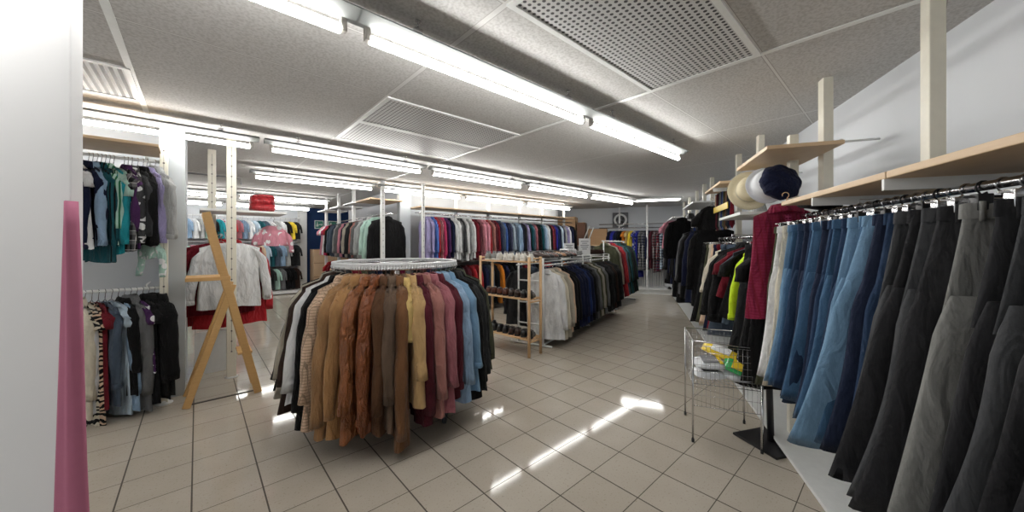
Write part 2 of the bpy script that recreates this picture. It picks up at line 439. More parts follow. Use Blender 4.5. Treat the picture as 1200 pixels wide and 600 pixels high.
# ================================================================ SETTING
def floor_material():
    m, t, b = nt('beige_floor_tiles'); g = NB(t)
    tc = g('TexCoord'); sp = g('SeparateXYZ'); g.link(tc.outputs['Object'], sp.inputs[0]); a, bb, _ = sp.outputs
    TA, TB = .2832, .2757
    fa = g.m('FRACT', g.m('MULTIPLY_ADD', a, 1/TA, 200+.02/TA)); fb = g.m('FRACT', g.m('MULTIPLY_ADD', bb, 1/TB, 200-.35/TB))
    ia = g.m('FLOOR', g.m('MULTIPLY_ADD', a, 1/TA, 200+.02/TA)); ib = g.m('FLOOR', g.m('MULTIPLY_ADD', bb, 1/TB, 200-.35/TB))
    la = g.m('LESS_THAN', g.m('ABSOLUTE', g.m('SUBTRACT', fa, .5)), .5-.0125); lb = g.m('LESS_THAN', g.m('ABSOLUTE', g.m('SUBTRACT', fb, .5)), .5-.008)
    tile = g.m('MULTIPLY', la, lb)
    cx = g('CombineXYZ'); g.link(ia, cx.inputs[0]); g.link(ib, cx.inputs[1])
    wn = g('TexWhiteNoise'); g.link(cx.outputs[0], wn.inputs['Vector'])
    n1 = g('TexNoise'); n1.inputs['Scale'].default_value = 5; n1.inputs['Detail'].default_value = 6
    n2 = g('TexNoise'); n2.inputs['Scale'].default_value = 90; n2.inputs['Detail'].default_value = 3
    g.link(tc.outputs['Object'], n1.inputs['Vector']); g.link(tc.outputs['Object'], n2.inputs['Vector'])
    base = g.mix(n1.outputs['Fac'], (.49, .435, .36), (.60, .55, .475))
    base = g.mix(g.m('MULTIPLY', wn.outputs['Value'], .28), base, (.44, .385, .315))
    rmp = g('MapRange'); rmp.inputs[1].default_value = .60; rmp.inputs[2].default_value = .72; g.link(n2.outputs['Fac'], rmp.inputs[0])
    base = g.mix(g.m('MULTIPLY', rmp.outputs[0], .45), base, (.24, .18, .13))
    base = g.mix(tile, (.085, .07, .055), base)
    g.link(base, b.inputs['Base Color'])
    g.link(g.m('MULTIPLY_ADD', tile, -.57, .64), b.inputs['Roughness'])
    b.inputs['Specular IOR Level'].default_value = .36
    bp = g('Bump'); bp.inputs['Distance'].default_value = .002; bp.inputs['Strength'].default_value = .35; g.link(tile, bp.inputs['Height']); g.link(bp.outputs[0], b.inputs['Normal'])
    return m
def ceiling_material():
    m, t, b = nt('mineral_fibre_ceiling'); g = NB(t)
    tc = g('TexCoord'); sp = g('SeparateXYZ'); g.link(tc.outputs['Object'], sp.inputs[0]); a, bb, _ = sp.outputs
    fa = g.m('FRACT', g.m('MULTIPLY_ADD', a, 1/1.27, 100+.29/1.27)); fb = g.m('FRACT', g.m('MULTIPLY_ADD', bb, 1/.624, 100-.5/.624))
    ea = g.m('ABSOLUTE', g.m('SUBTRACT', fa, .5)); eb = g.m('ABSOLUTE', g.m('SUBTRACT', fb, .5))
    la = g.m('GREATER_THAN', ea, .5-.011); lb = g.m('GREATER_THAN', eb, .5-.010)
    sa = g.m('GREATER_THAN', ea, .5-.0135); sb = g.m('GREATER_THAN', eb, .5-.016)
    shadow = g.m('MAXIMUM', sa, sb); line = g.m('MAXIMUM', la, lb)
    n2 = g('TexNoise'); n2.inputs['Scale'].default_value = 75; n2.inputs['Detail'].default_value = 4; g.link(tc.outputs['Object'], n2.inputs['Vector'])
    r = g('MapRange'); r.inputs[1].default_value = .36; r.inputs[2].default_value = .58; g.link(n2.outputs['Fac'], r.inputs[0])
    base = g.mix(r.outputs[0], (.47, .46, .445), (.60, .592, .58))
    base = g.mix(shadow, base, (.36, .345, .33)); base = g.mix(line, base, (.68, .675, .66))
    g.link(base, b.inputs['Base Color']); b.inputs['Roughness'].default_value = .9
    bp = g('Bump'); bp.inputs['Distance'].default_value = .002; bp.inputs['Strength'].default_value = .5; g.link(n2.outputs['Fac'], bp.inputs['Height']); g.link(bp.outputs[0], b.inputs['Normal'])
    return m
def wall_mat(name, col, emit=0): return plain(name, col, .75, noise=.03, scale=4)
fl = struct(obj('floor', box(new(), -9, 14, -8, 16, -.1, 0), floor_material(), rot=ANG_A, smooth=False))
ce = struct(obj('ceiling', box(new(), -9, 14, -8, 16, CEIL, CEIL+.1), ceiling_material(), rot=ANG_A, smooth=False))
WALLW = wall_mat('white_wall', (.72, .745, .78)); WALLG = wall_mat('pale_grey_wall', (.62, .65, .68)); BLUE = wall_mat('navy_wall', (.004, .032, .12))
struct(bxobj('wall_right', None, WALLW, -3, 12, 0, .1, 0, CEIL, 0, loc=CS(1.42, 0), rot=ANG_R)).location = CS(1.52, 0)
struct(bxobj('wall_far', None, WALLG, -7, 1.5, 0, .1, 0, CEIL, 0, loc=CS(0, 10.3), rot=ANG_N))
struct(bxobj('wall_back', None, WALLW, -2.5, 2.25, 0, .1, 0, CEIL, 0, loc=AB(0, 11.2), rot=ANG_A))
struct(bxobj('wall_blue', None, BLUE, 2.25, 6.2, 0, .1, 0, CEIL, 0, loc=AB(0, 11.25), rot=ANG_A))
struct(bxobj('wall_left', None, WALLW, -.1, 0, 4.6, 11.2, 0, CEIL, 0, loc=AB(-1.6, 0), rot=ANG_A))
struct(bxobj('wall_front_left', None, WALLW, -4.5, -.07, 0, .1, 0, CEIL, 0, loc=AB(0, 4.62), rot=ANG_A))
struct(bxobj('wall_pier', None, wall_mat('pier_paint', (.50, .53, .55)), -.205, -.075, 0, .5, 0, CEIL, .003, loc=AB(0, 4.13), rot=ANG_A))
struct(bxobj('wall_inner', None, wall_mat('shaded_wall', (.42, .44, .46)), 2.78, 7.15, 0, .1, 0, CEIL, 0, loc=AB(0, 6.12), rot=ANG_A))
struct(bxobj('wall_inner_end', None, WALLW, 2.78, 2.88, 0, 3.0, 0, CEIL, 0, loc=AB(0, 6.12), rot=ANG_A))
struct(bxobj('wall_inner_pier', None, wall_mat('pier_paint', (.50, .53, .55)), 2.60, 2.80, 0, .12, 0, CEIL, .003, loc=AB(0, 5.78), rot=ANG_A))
struct(bxobj('wall_partition', None, wall_mat('partition_paint', (.86, .86, .87)), -3.2, -1.262, 1.0, 1.03, 0, CEIL, .003))
struct(bxobj('trim_floor_strip', None, plain('dark_floor_strip', (.06, .05, .04), .5), -.04, .40, 0, .022, 0, .005, 0, loc=AB(0, 3.83), rot=ANG_A))
struct(bxobj('baseboard_far', None, WHITE, -.8, 1.3, -.05, 0, 0, .09, .003, loc=CS(0, 10.28), rot=ANG_N))

# perforated ceiling grilles
def grille(a0, a1, b0, b1, label, slats=False):
    m, t, b = nt('perforated_metal'); g = NB(t)
    tc = g('TexCoord'); sp = g('SeparateXYZ'); g.link(tc.outputs['Object'], sp.inputs[0]); x, y, _ = sp.outputs
    if slats:
        f = g.m('LESS_THAN', g.m('FRACT', g.m('MULTIPLY_ADD', x, 28, 50)), .5)
    else:
        p = .0285; fx = g.m('SUBTRACT', g.m('FRACT', g.m('MULTIPLY_ADD', x, 1/p, 50)), .5); fy = g.m('SUBTRACT', g.m('FRACT', g.m('MULTIPLY_ADD', y, 1/p, 50)), .5)
        f = g.m('LESS_THAN', g.m('ADD', g.m('MULTIPLY', fx, fx), g.m('MULTIPLY', fy, fy)), .085)
    g.link(g.mix(f, (.62, .62, .62), (.045, .045, .048)), b.inputs['Base Color']); b.inputs['Roughness'].default_value = .55
    o = thing('ceiling_grille', AB(a0, b0, CEIL), ANG_A)
    w, h = a1-a0, b1-b0
    obj('perforated_panel', box(new(), .025, w-.025, .025, h-.025, -.006, -.001), m, o, smooth=False)
    bm = new()
    for q in ((0, w, 0, .028), (0, w, h-.028, h), (0, .028, .028, h-.028), (w-.028, w, .028, h-.028)): box(bm, *q, -.011, -.0005)
    obj('grille_frame', bm, WHITE, o, smooth=False)
    tag(o, label, 'ceiling vent')
grille(.98, 2.25, .5, 1.124, 'large perforated ceiling grille panel closest to the camera, above the long light')
grille(.98, 2.25, 2.372, 2.996, 'perforated ceiling grille panel directly behind the nearest light row')
grille(.98, 2.25, 2.996, 3.62, 'perforated ceiling grille panel beside the second light row')
grille(-1.56, -.29, 2.996, 3.62, 'slatted white ceiling grille above the left clothes rails', True)
def runner(a):
    o = bxobj('trim_ceiling_runner', None, WHITE, -.016, .016, -7, 15, CEIL-.006, CEIL, .001, loc=AB(a, 0), rot=ANG_A); struct(o)
runner(-.29); runner(2.252)

# ================================================================ LIGHTS
TUBE = plain('lit_tube', (1, .985, .95), .5, emit=36, noise=0)
def chain_bm():
    bm = new()
    for i in range(4):
        z = CEIL-.012-i*.012
        tube(bm, [(math.cos(q*PI/3)*(.004 if i % 2 else .0), math.cos(q*PI/3)*(.0 if i % 2 else .004), z+math.sin(q*PI/3)*.008) for q in range(6)], .0016, 5, closed=True)
    box(bm, -.012, .012, -.008, .008, CEIL-.010, CEIL-.001, .001)
    box(bm, -.018, .018, -.012, .012, 2.262, 2.282, .002)
    return bm
def fixture(a, b, label, ln=1.52):
    o = thing('fluorescent_light', AB(a, b, 0), ANG_A)
    bm = new()
    # batten with sloped sides
    prof = [(-.07, 2.236), (-.07, 2.242), (-.03, 2.262), (.025, 2.262), (.034, 2.240), (.034, 2.222), (-.01, 2.214)]
    loft(bm, [[Vector((x, y, z)) for y, z in prof] for x in (-.045, ln+.045)], True, True)
    obj('batten', bm, plain('grey_batten', (.26, .275, .27), .6), o, smooth=False)
    obj('tube', tube(new(), [(.02, .012, 2.172), (ln-.02, .012, 2.172)], .019, 14), TUBE, o)
    for x in (.008, ln-.008):
        s = obj('socket', box(new(), x-.012, x+.012, -.002, .026, 2.162, 2.218, .003), plain('grey_socket', (.35, .33, .3), .4), o, smooth=False)
    for x in (.22, ln-.22):
        h = obj('suspension_chain', chain_bm(), CHROME, o, loc=(x, -.03, 0))
    tag(o, label, 'light', 'suspended fluorescent tube lights')
    return o
rows = [(1.505, [-2.68, -1.07, .53, 2.14], 'nearest light row'), (3.88, [-2.80, -1.15, .50, 2.17, 3.85, 5.5], 'second light row'),
        (5.60, [.55, 2.2, 3.85, 5.5], 'third light row'), (8.25, [-1.1, .58], 'fourth light row'), (10.1, [-1.1, .62], 'rearmost light row')]
for b, aa, nm in rows:
    vis = [a for a in aa]
    for i, a in enumerate(vis):
        fixture(a, b, 'hanging white fluorescent tube light, %s from the left in the %s' % (ORD[i+1], nm))
# flat panel light near the far wall
o = thing('panel_light', CS(.3, 8.35, 0), ANG_N)
bxobj('light_frame', o, WHITE, -.64, .64, -.14, .14, 2.27, 2.315, .004)
bxobj('diffuser', o, plain('lit_diffuser', (1, .99, .96), .5, emit=20, noise=0), -.6, .6, -.115, .115, 2.262, 2.271, .002)
tag(o, 'flat glowing ceiling light panel in front of the far wall', 'light')
# conduit pieces near the left lights
o = tag(tbobj('cable_conduit', None, plain('grey_conduit', (.3, .3, .31), .4), [(-1.2, 0, 2.30), (.5, 0, 2.30), (.5, .0, 2.2)], .012, loc=AB(0, 6.7), rot=ANG_A), 'grey cable conduit running along the ceiling behind the left post', 'conduit')

# ================================================================ POSTS / SHELVES
def post(loc, rot, label, w=.05, d=.05, top=CEIL, foot=False, mat=None, holes=False, group=None):
    o = thing('shelf_post', loc, rot)
    obj('upright', box(new(), -w/2, w/2, -d/2, d/2, .012, top-.001, .004), mat or CREAM, o, smooth=False)
    bm = box(new(), -.0012, .0012, -d/2-.0012, -d/2+.001, .25, top-.05)
    for i in range(int((top-.3)/.1)): box(bm, -.006, .006, -d/2-.0015, -d/2+.001, .25+i*.1, .262+i*.1)
    obj('slot_strip', bm, plain('slot_shadow', (.12, .11, .1), .7), o, smooth=False)
    if foot: obj('foot', loft(new(), [[Vector((math.cos(2*PI*k/20)*r, math.sin(2*PI*k/20)*r, z)) for k in range(20)] for r, z in ((.055, 0), (.055, .008), (.03, .014), (.025, .03))], True, True), WHITE, o)
    else: obj('foot', box(new(), -w/2-.01, w/2+.01, -d/2-.01, d/2+.01, 0, .014, .003), WHITE, o, smooth=False)
    tag(o, label, 'post', group)
    return o
def shelf(name, loc, rot, x0, x1, y0, y1, label, mat=None, th=.022, brackets=()):
    o = thing(name, loc, rot)
    bxobj('board', o, mat or SHELF, x0, x1, y0, y1, 0, th, .003)
    for x in brackets:
        bm = new(); box(bm, x-.006, x+.006, y0+.03, y1, -.035, 0, .001); obj('bracket', bm, WHITE, o, smooth=False)
    tag(o, label, 'shelf'); return o
def rail(name, loc, rot, x0, x1, label, mat=None, r=.0125, arms=(), back=.25, dz=.03):
    o = thing(name, loc, rot)
    obj('rail_tube', tube(new(), [(x0, 0, 0), (x1, 0, 0)], r, 10), mat or CHROME, o)
    for x in arms: obj('rail_arm', tube(new(), [(x, 0, 0), (x, 0, dz), (x, back, dz)], .007, 6), mat or CHROME, o)
    tag(o, label, 'rail'); return o

# ================================================================ RIGHT WALL UNIT   (local x = along wall away from camera, y = toward aisle when rot=ANG_R)
RP = [(.95, 'closest to the camera'), (1.86, 'rising beside the nearest jeans'), (2.69, 'between the jeans and the hats'), (3.89, 'behind the straw hat'), (4.63, 'beside the neckties'),
      (6.1, 'above the dark jackets'), (6.73, 'second above the dark jackets'), (7.5, 'third from the far end'), (8.5, 'second from the far end'), (9.4, 'at the far end of the right wall')]
for s, w in RP:
    post(CS(1.11, s), ANG_R, 'cream slotted shelf post on the right wall, %s' % w, w=.05 if s < 2 else .07, d=.05, mat=CREAM)
post(CS(.98, 2.80), ANG_R, 'short cream slotted post in front of the wooden shelf end', w=.05, d=.05, top=2.02)
o = thing('low_platform', CS(0, 0), ANG_R)
bxobj('platform_top', o, WHITE, .2, 9.9, -1.38, -.845, .035, .055, .003); bxobj('kick_board', o, WHITE, .2, 9.9, -1.36, -.87, 0, .035, .0)
tag(o, 'long low white platform along the floor under the right wall clothes', 'platform')
# upper and lower boards: y local = -c
shelf('wooden_shelf', CS(0, 0, 1.50), ANG_R, .45, 1.385, -1.08, -.72, 'wooden shelf board over the black jeans, nearest the camera', brackets=(.95,))
shelf('wooden_shelf', CS(0, 0, 1.50), ANG_R, 1.39, 2.2, -1.08, -.72, 'wooden shelf board over the blue jeans, ending beside the maroon shirt', brackets=(1.4, 1.86,))
shelf('wooden_shelf', CS(0, 0, 1.85), ANG_R, 2.41, 3.06, -1.08, -.72, 'high wooden shelf board above the hats')
shelf('wooden_shelf', CS(0, 0, 1.85), ANG_R, 3.62, 4.35, -1.08, -.72, 'high pale shelf board above the neckties', brackets=(3.9,))
shelf('wooden_shelf', CS(0, 0, 1.52), ANG_R, 3.05, 3.75, -1.08, -.74, 'small pale shelf board above the lime jacket', mat=WHITE)
shelf('wooden_shelf', CS(0, 0, 1.85), ANG_R, 5.2, 6.3, -1.08, -.72, 'high shelf board above the dark jackets, right wall', mat=WHITE)
shelf('wooden_shelf', CS(0, 0, 1.70), ANG_R, 6.6, 7.6, -1.08, -.72, 'pale shelf board above the far dark jackets', mat=WHITE)
shelf('wooden_shelf', CS(0, 0, 1.85), ANG_R, 8.0, 9.2, -1.08, -.72, 'farthest high shelf board on the right wall', mat=WHITE)
shelf('wooden_shelf', CS(0, 0, 1.64), ANG_R, 4.45, 5.15, -1.08, -.80, 'narrow pale shelf board at the start of the dark jackets', mat=WHITE)
rail('clothes_rail', CS(.88, 0, 1.455), ANG_R, .45, 2.38, 'chrome rail carrying the jeans', arms=(1.0, 1.86), back=-.2)
rail('clothes_rail', CS(.90, 0, 1.36), ANG_R, 2.62, 4.62, 'chrome rail carrying the lime and black clothes on the right', arms=(3.3, 4.0), back=-.2)
rail('clothes_rail', CS(.90, 0, 1.585), ANG_R, 4.7, 9.3, 'chrome rail carrying the dark jackets on the right', arms=(5.4, 6.7, 8.4), back=-.2)
rail('hat_rail', CS(1.2, 0, 1.94), ANG_R, 2.72, 3.9, 'white wall rail behind the hats', mat=WHITE, arms=(2.75, 3.8), back=-.2, dz=.0)

# jeans
jl = ['black', 'black', 'charcoal', 'charcoal']
JE = [(.86, 'charcoal denim', 'black denim', .80, -.10), (.93, '', 'black denim', .83, -.06), (1.00, '', 'grey denim', .80, -.08), (1.065, '', 'black denim', .80, -.05), (1.13, '', 'pale grey denim', .78, -.05),
      (1.19, '', 'black denim', .78, -.09), (1.25, '', 'grey denim', .78, -.07), (1.305, '', 'black denim', .76, -.10), (1.355, '', 'grey denim', .77, -.05), (1.40, '', 'dark denim', .72, -.02),
      (1.445, '', 'indigo denim', .76, -.05), (1.495, '', 'light denim', .78, -.12), (1.54, '', 'mid denim', .76, -.06), (1.59, '', 'light denim', .75, -.04), (1.635, '', 'dark denim', .76, -.03), (1.685, '', 'mid denim', .78, -.03),
      (1.74, '', 'dark denim', .77, -.02), (1.795, '', 'indigo denim', .79, -.02), (1.85, '', 'mid denim', .77, -.02), (1.905, '', 'dark denim', .78, -.02), (1.96, '', 'indigo denim', .78, 0.),
      (2.015, '', 'dark denim', .77, -.01), (2.075, '', 'mid denim', .79, 0.), (2.13, '', 'light denim', .78, -.01), (2.19, '', 'cream', .82, 0), (2.24, '', 'white', .8, 0), (2.30, '', 'olive', .86, .0)]
NMJ = {'black denim': 'black denim jeans', 'grey denim': 'washed grey denim jeans', 'pale grey denim': 'pale grey denim jeans', 'light denim': 'light blue denim jeans', 'mid denim': 'mid blue denim jeans',
       'dark denim': 'dark blue denim jeans', 'indigo denim': 'deep indigo denim jeans', 'cream': 'cream trousers', 'white': 'white trousers', 'olive': 'olive grey trousers'}
its = []
for i, (s, _, d, L, ln) in enumerate(JE):
    rnd = random.Random(i+3)
    k = 'jeans' if 'denim' in d else 'trousers'
    o = garment(k, fab(d), CS(.88, s, 1.452), ANG_N+PI+rnd.uniform(-.12, .10)+.10, L=L, lean=-ln+.03, seed=i, sw=.158, flare=.34, th=.021, N=26)
    its.append((o, NMJ[d]))
label_row(its, 'the right rail', 'the camera end', 'trousers on the near right rail')

# maroon checked shirt shown at the shelf end, black skirt below
o = garment('shirt', fab('crimson checked and dark red'), CS(.84, 2.50, 1.59), ANG_N+.05, L=.66, seed=4, sw=.165, flare=.045, out=.0, N=40, wire=False)
for ch in list(o.children):
    if ch.name.startswith('sleeve'):
        for g2 in list(ch.children): bpy.data.objects.remove(g2)
        bpy.data.objects.remove(ch)
    elif ch.name.startswith('hanger'):
        ch.material_slots[0].material = BIRCH
obj('button_placket', box(new(), -.014, .014, -.038, -.033, -.70, -.115, .002), cloth(C['maroon'], 'check', (.5, .08, .2)), o, smooth=False)
o['cat_'] = 'shirt'; del o['cat_']
obj('price_tag', box(new(), -.02, .03, -.046, -.044, -.24, -.17), PAPER, o, smooth=False)
tag(o, 'maroon checked sleeveless shirt with white price tag, displayed facing the aisle', 'shirt')
MS = o
# mid section clothes
its = []
MID = [(2.58, 'black', 'trousers', .86), (2.66, 'black', 'skirt', .9), (2.76, 'black', 't-shirt', .7), (2.86, 'charcoal', 'trousers', .84), (2.97, 'lime', 'shirt', .50), (3.06, 'black', 't-shirt', .55), (3.16, 'slate', 't-shirt', .6),
       (3.26, 'dark red', 't-shirt', .42), (3.36, 'black', 'jacket', .62), (3.48, 'black', 'jacket', .66), (3.58, 'slate', 'trousers', .82), (3.68, 'cream', 'sweater', .40), (3.80, 'dark red', 'trousers', .8), (3.90, 'navy', 'trousers', .85), (4.0, 'beige', 'trousers', .8),
       (4.12, 'cream', 'trousers', .85), (4.25, 'olive', 'trousers', .85), (4.38, 'black', 'trousers', .85), (4.5, 'black', 'trousers', .88)]
for i, (s, d, k, L) in enumerate(MID):
    rnd = random.Random(i+50)
    kw = dict(sw=.17) if k in ('trousers', 'skirt') else dict(sw=.165) if d in ('lime', 'red', 'light blue') else {}
    o = garment(k, fab(d), CS(.90, s, 1.355), ANG_N+PI+rnd.uniform(-.2, .2), L=L, seed=i % 5+20, lean=rnd.uniform(.02, .08), **kw)
    its.append((o, '%s %s' % (d, {'skirt': 'long skirt'}.get(k, k))))
label_row(its, 'the middle right rail', 'the camera', 'clothes on the middle right rail')
its = []
DK = ['black jacket', 'navy trousers', 'charcoal trousers', 'navy jacket', 'dark blue trousers', 'dark grey trousers', 'navy trousers', 'black jacket', 'charcoal jacket', 'grey jacket', 'black coat', 'black coat', 'navy jacket', 'black coat']
s = 4.85; i = 0
while s < 9.0:
    d = DK[i % len(DK)]; c, k = d.rsplit(' ', 1); rnd = random.Random(i+99)
    o = garment(k, fab(c), CS(.90, s, 1.58), ANG_N+PI+rnd.uniform(-.2, .2), L={'trousers': .98, 'jacket': .98, 'coat': 1.12}[k], seed=i % 4+30, lean=rnd.uniform(.0, .06), small=s > 6.5)
    its.append((o, d)); s += .12 if s < 6 else .2; i += 1
label_row(its, 'the rail of dark clothes', 'its near end', 'dark clothes on the far right rail')
# hanging at the far shelf end
for k, (c, s, z, rot, d, kind, L, lab) in enumerate([(.70, 6.2, 1.76, ANG_N+.3, 'black', 'jacket', .62, 'black jacket hung facing the aisle at the end of the dark clothes'),
        (.66, 6.9, 1.80, ANG_N+.2, 'pink', 't-shirt', .5, 'pink top hung high beyond the black jacket by the far wall'),
        (.80, 4.4, 1.80, ANG_N+.1, 'black', 't-shirt', .26, 'small black top hung beneath the high shelf beside the neckties')]):
    o = garment(kind, fab(d), CS(c, s, z), rot, L=L, seed=k+60, sw=.12 if k == 2 else None); del o['cat_']; tag(o, lab, kind)

# hats
def hat(name, loc, rot, R, H, brim, mat, band=None, tilt=0, label=''):
    o = thing(name, loc, rot)
    rings = []
    prof = [(.001, H), (R*.5, H*.99), (R*.82, H*.9), (R*.97, H*.6), (R, H*.12), (R+.002, 0)]
    if brim: prof += [(R+brim*.5, -.004), (R+brim, .006), (R+brim, 0.0), (R+brim*.5, -.009), (R-.002, -.006)]
    for r, z in prof: rings.append([Vector((math.cos(2*PI*k/28)*r, math.sin(2*PI*k/28)*r*1.08, z+.006*math.sin(2*(2*PI*k/28))*(r > R))) for k in range(28)])
    obj('crown' if not brim else 'crown_and_brim', loft(new(), rings), mat, o)
    if band: obj('hat_band', loft(new(), [[Vector((math.cos(2*PI*k/28)*(R+.003-j*.003), math.sin(2*PI*k/28)*(R+.003-j*.003)*1.08, .004+j*.022)) for k in range(28)] for j in range(2)]), band, o)
    tag(o, label, 'hat'); return o
hat('straw_hat', CS(.80, 3.06, 1.70), (1.35, .1, ANG_N-.1), .085, .09, .055, plain('straw', (.74, .66, .46), .8, bump=.6, scale=120), plain('straw_band', (.55, .5, .36), .8), label='cream straw hat hanging by its brim next to the white one')
hat('sun_hat', CS(.84, 2.84, 1.70), (1.35, .1, ANG_N), .09, .10, .03, plain('white_cotton', (.8, .82, .85), .8), label='white cotton hat hanging between the straw hat and the navy beret')
# slouchy navy cap
o = thing('beret', CS(.85, 2.66, 1.68), (1.25, .3, ANG_N+.2))
rings = []
for r, z in ((.001, .075), (.06, .075), (.10, .062), (.118, .035), (.112, .008), (.09, -.006), (.085, -.03), (.078, -.03), (.082, -.004)):
    rings.append([Vector((math.cos(2*PI*k/32)*r*(1+.05*math.sin(8*2*PI*k/32)), math.sin(2*PI*k/32)*r*(1+.05*math.sin(8*2*PI*k/32)), z)) for k in range(32)])
obj('crown', loft(new(), rings), fab('navy'), o)
tag(o, 'dark navy beret hanging above the maroon checked shirt', 'hat')
hat('black_hat', CS(.92, 2.26, 1.49), (.25, .1, ANG_N), .075, .06, .03, fab('black'), label='black hat tucked under the shelf end behind the jeans')
# neckties and shelf goods
TI = ['dark red', 'navy', 'charcoal', 'brown', 'olive', 'dark blue', 'grey', 'black', 'burgundy', 'beige']
its = []
for i, d in enumerate(TI):
    s = 3.72+i*.075
    rings = [[Vector((x*w, y*.004, z)) for x, y in ((-1, 0), (-.5, 1), (.5, 1), (1, 0), (.5, -1), (-.5, -1))] for w, z in ((.008, 0), (.012, -.02), (.016, -.14), (.026, -.36), (.001, -.40))]
    o = obj('necktie', loft(new(), rings), fab(d+' striped' if i % 2 else d), None, CS(.84, s, 1.845), ANG_N+.3); o['cat_'] = 'necktie'; its.append((o, d+' necktie'))
label_row(its, 'the hook row under the high shelf', 'the camera', 'neckties under the high right shelf')
bxobj('yellow_band', None, plain('yellow_plastic', (.75, .55, .08), .4), -.3, .3, -.004, .004, -.03, .03, .002, loc=CS(.80, 4.0, 1.66), rot=ANG_R)
tag(bpy.data.objects['yellow_band'], 'yellow strip fixed across the hanging neckties', 'strip'); bpy.data.objects['yellow_band'].name = 'yellow_strip'
def bag(loc, rot, w, d, h, mat, label, cat='bag', nm='handbag'):
    o = thing(nm, loc, rot); bm = new()
    rings = []
    for t in [i/8 for i in range(9)]:
        f = 1-.25*t*t; rings.append([Vector((math.copysign(abs(math.cos(a))**.6, math.cos(a))*w/2*f, math.copysign(abs(math.sin(a))**.6, math.sin(a))*d/2*(1-.55*t), t*h+.004*math.sin(3*a))) for a in [2*PI*k/20 for k in range(20)]])
    obj('bag_body', loft(bm, rings, True, True), mat, o)
    obj('bag_handle', tube(new(), [(math.cos(a)*w*.26, 0, h*.95+math.sin(a)*h*.38) for a in [PI*i/10 for i in range(11)]], .006, 6), mat, o)
    tag(o, label, cat); return o
bag(CS(.92, 3.3, 1.543), ANG_R, .2, .12, .12, fab('pale grey'), 'pale grey cloth bag on the small shelf above the lime jacket')
bag(CS(.92, 6.95, 1.723), ANG_R, .32, .2, .12, fab('black leather'), 'black leather bag on the shelf above the far dark jackets')
bag(CS(.93, 7.35, 1.723), ANG_R, .3, .2, .12, fab('olive'), 'olive bag on the shelf beyond the black leather bag')

# ================================================================ WIRE BASKET + CONTENTS
def wire_basket():
    P0 = Vector((1.189, 2.30, 0)); o = thing('wire_basket', P0, math.atan2(-.13, .364)); W = .385; zt, zb = .665, .385
    for x, y in ((0, 0), (W, 0), (0, W), (W, W)):
        l = obj('leg', tube(new(), [(x, y, 0.004), (x, y, zt if (x, y) != (W, 0) else .42)], .0075 if x == W and y == 0 else .006, 8), CHROME, o)
        obj('foot_cap', tube(new(), [(x, y, 0), (x, y, .022)], .009, 8), DARK, l)
    def panel(A, B, z0, z1, n, m):
        A, B = Vector(A), Vector(B); bm = new()
        for i in range(n+1): p = A.lerp(B, i/n); tube(bm, [(p.x, p.y, z0), (p.x, p.y, z1)], .0009, 4)
        for j in range(m+1): z = z0+(z1-z0)*j/m; tube(bm, [(A.x, A.y, z), (B.x, B.y, z)], .0022 if j in (0, m) else .0013, 4)
        return bm
    for A, B, z1 in (((0, 0), (W, 0), zt-.03), ((0, W), (W, W), zt), ((0, 0), (0, W), zt), ((W, 0), (W, W), zt-.05)):
        obj('wire_side', panel((*A, 0), (*B, 0), zb, z1, 15, 6), CHROME, o)
    bm = new()
    for i in range(16):
        q = W*i/15; tube(bm, [(q, 0, zb), (q, W, zb)], .0013, 4)
        if i % 2 == 0: tube(bm, [(0, q, zb), (W, q, zb)], .0013, 4)
    obj('wire_floor', bm, CHROME, o)
    obj('top_rim', tube(new(), [(0, 0, zt), (W, 0, zt-.02), (W, W, zt), (0, W, zt)], .004, 6, closed=True), CHROME, o)
    obj('lower_mesh', panel((0, 0, 0), (W, 0, 0), .24, zb, 15, 2), CHROME, o)
    tag(o, 'square chrome wire basket on legs in front of the jeans', 'basket')
    return o
WB = wire_basket()
def pack(x, y, z, w, d, h, rot, mats, label):
    """plastic wrapped pack, local to the basket frame"""
    m0 = Matrix.Rotation(WB.rotation_euler.z, 3, 'Z'); p = WB.location+m0 @ Vector((x, y, z))
    o = thing('wrapped_pack', p, (rot[0], rot[1], WB.rotation_euler.z+rot[2]))
    def pil(x0, x1, hh):
        rings = []
        for i in range(9):
            t = i/8; e = math.sin(PI*t)**.45; rings.append([Vector((x0+(x1-x0)*t, math.cos(a)*d/2*(.85+.15*e), hh+math.sin(a)*h/2*(.08+.92*e))) for a in [2*PI*k/14 for k in range(14)]])
        return loft(new(), rings, True, True)
    obj('pack_body', pil(-w/2, w/2, h/2), mats[0], o)
    if len(mats) > 1: obj('printed_label', box(new(), -w*.26, w*.22, -d*.32, d*.32, h*.93, h*1.02, .002), mats[1], o, smooth=False)
    if len(mats) > 2: obj('printed_stripe', box(new(), w*.23, w*.34, -d*.4, d*.4, h*.88, h*.97, .002), mats[2], o, smooth=False)
    tag(o, label, 'package'); return o
FILM = plain('clear_white_film', (.78, .8, .84), .15, coat=.6); YEL = plain('yellow_print', (.85, .62, .04), .25, coat=.5); GRN = plain('green_print', (.03, .38, .10), .25, coat=.5)
pack(.11, .12, .39, .20, .17, .07, (0, 0, .2), [FILM, DARK], 'white wrapped pack with black label at the left of the wire basket')
pack(.12, .13, .465, .20, .16, .06, (.15, -.05, .1), [FILM, INK, YEL], 'white wrapped pack on top at the left of the wire basket')
pack(.20, .20, .53, .24, .11, .05, (.35, .25, -.4), [YEL, PAPER], 'yellow wrapped pack lying across the wire basket')
pack(.27, .13, .39, .18, .18, .08, (0, .1, .3), [FILM], 'plain white wrapped pack under the yellow one')
pack(.29, .09, .475, .20, .13, .035, (.5, .30, -.3), [GRN, YEL, PAPER], 'green wrapped pack with yellow label at the right of the basket')
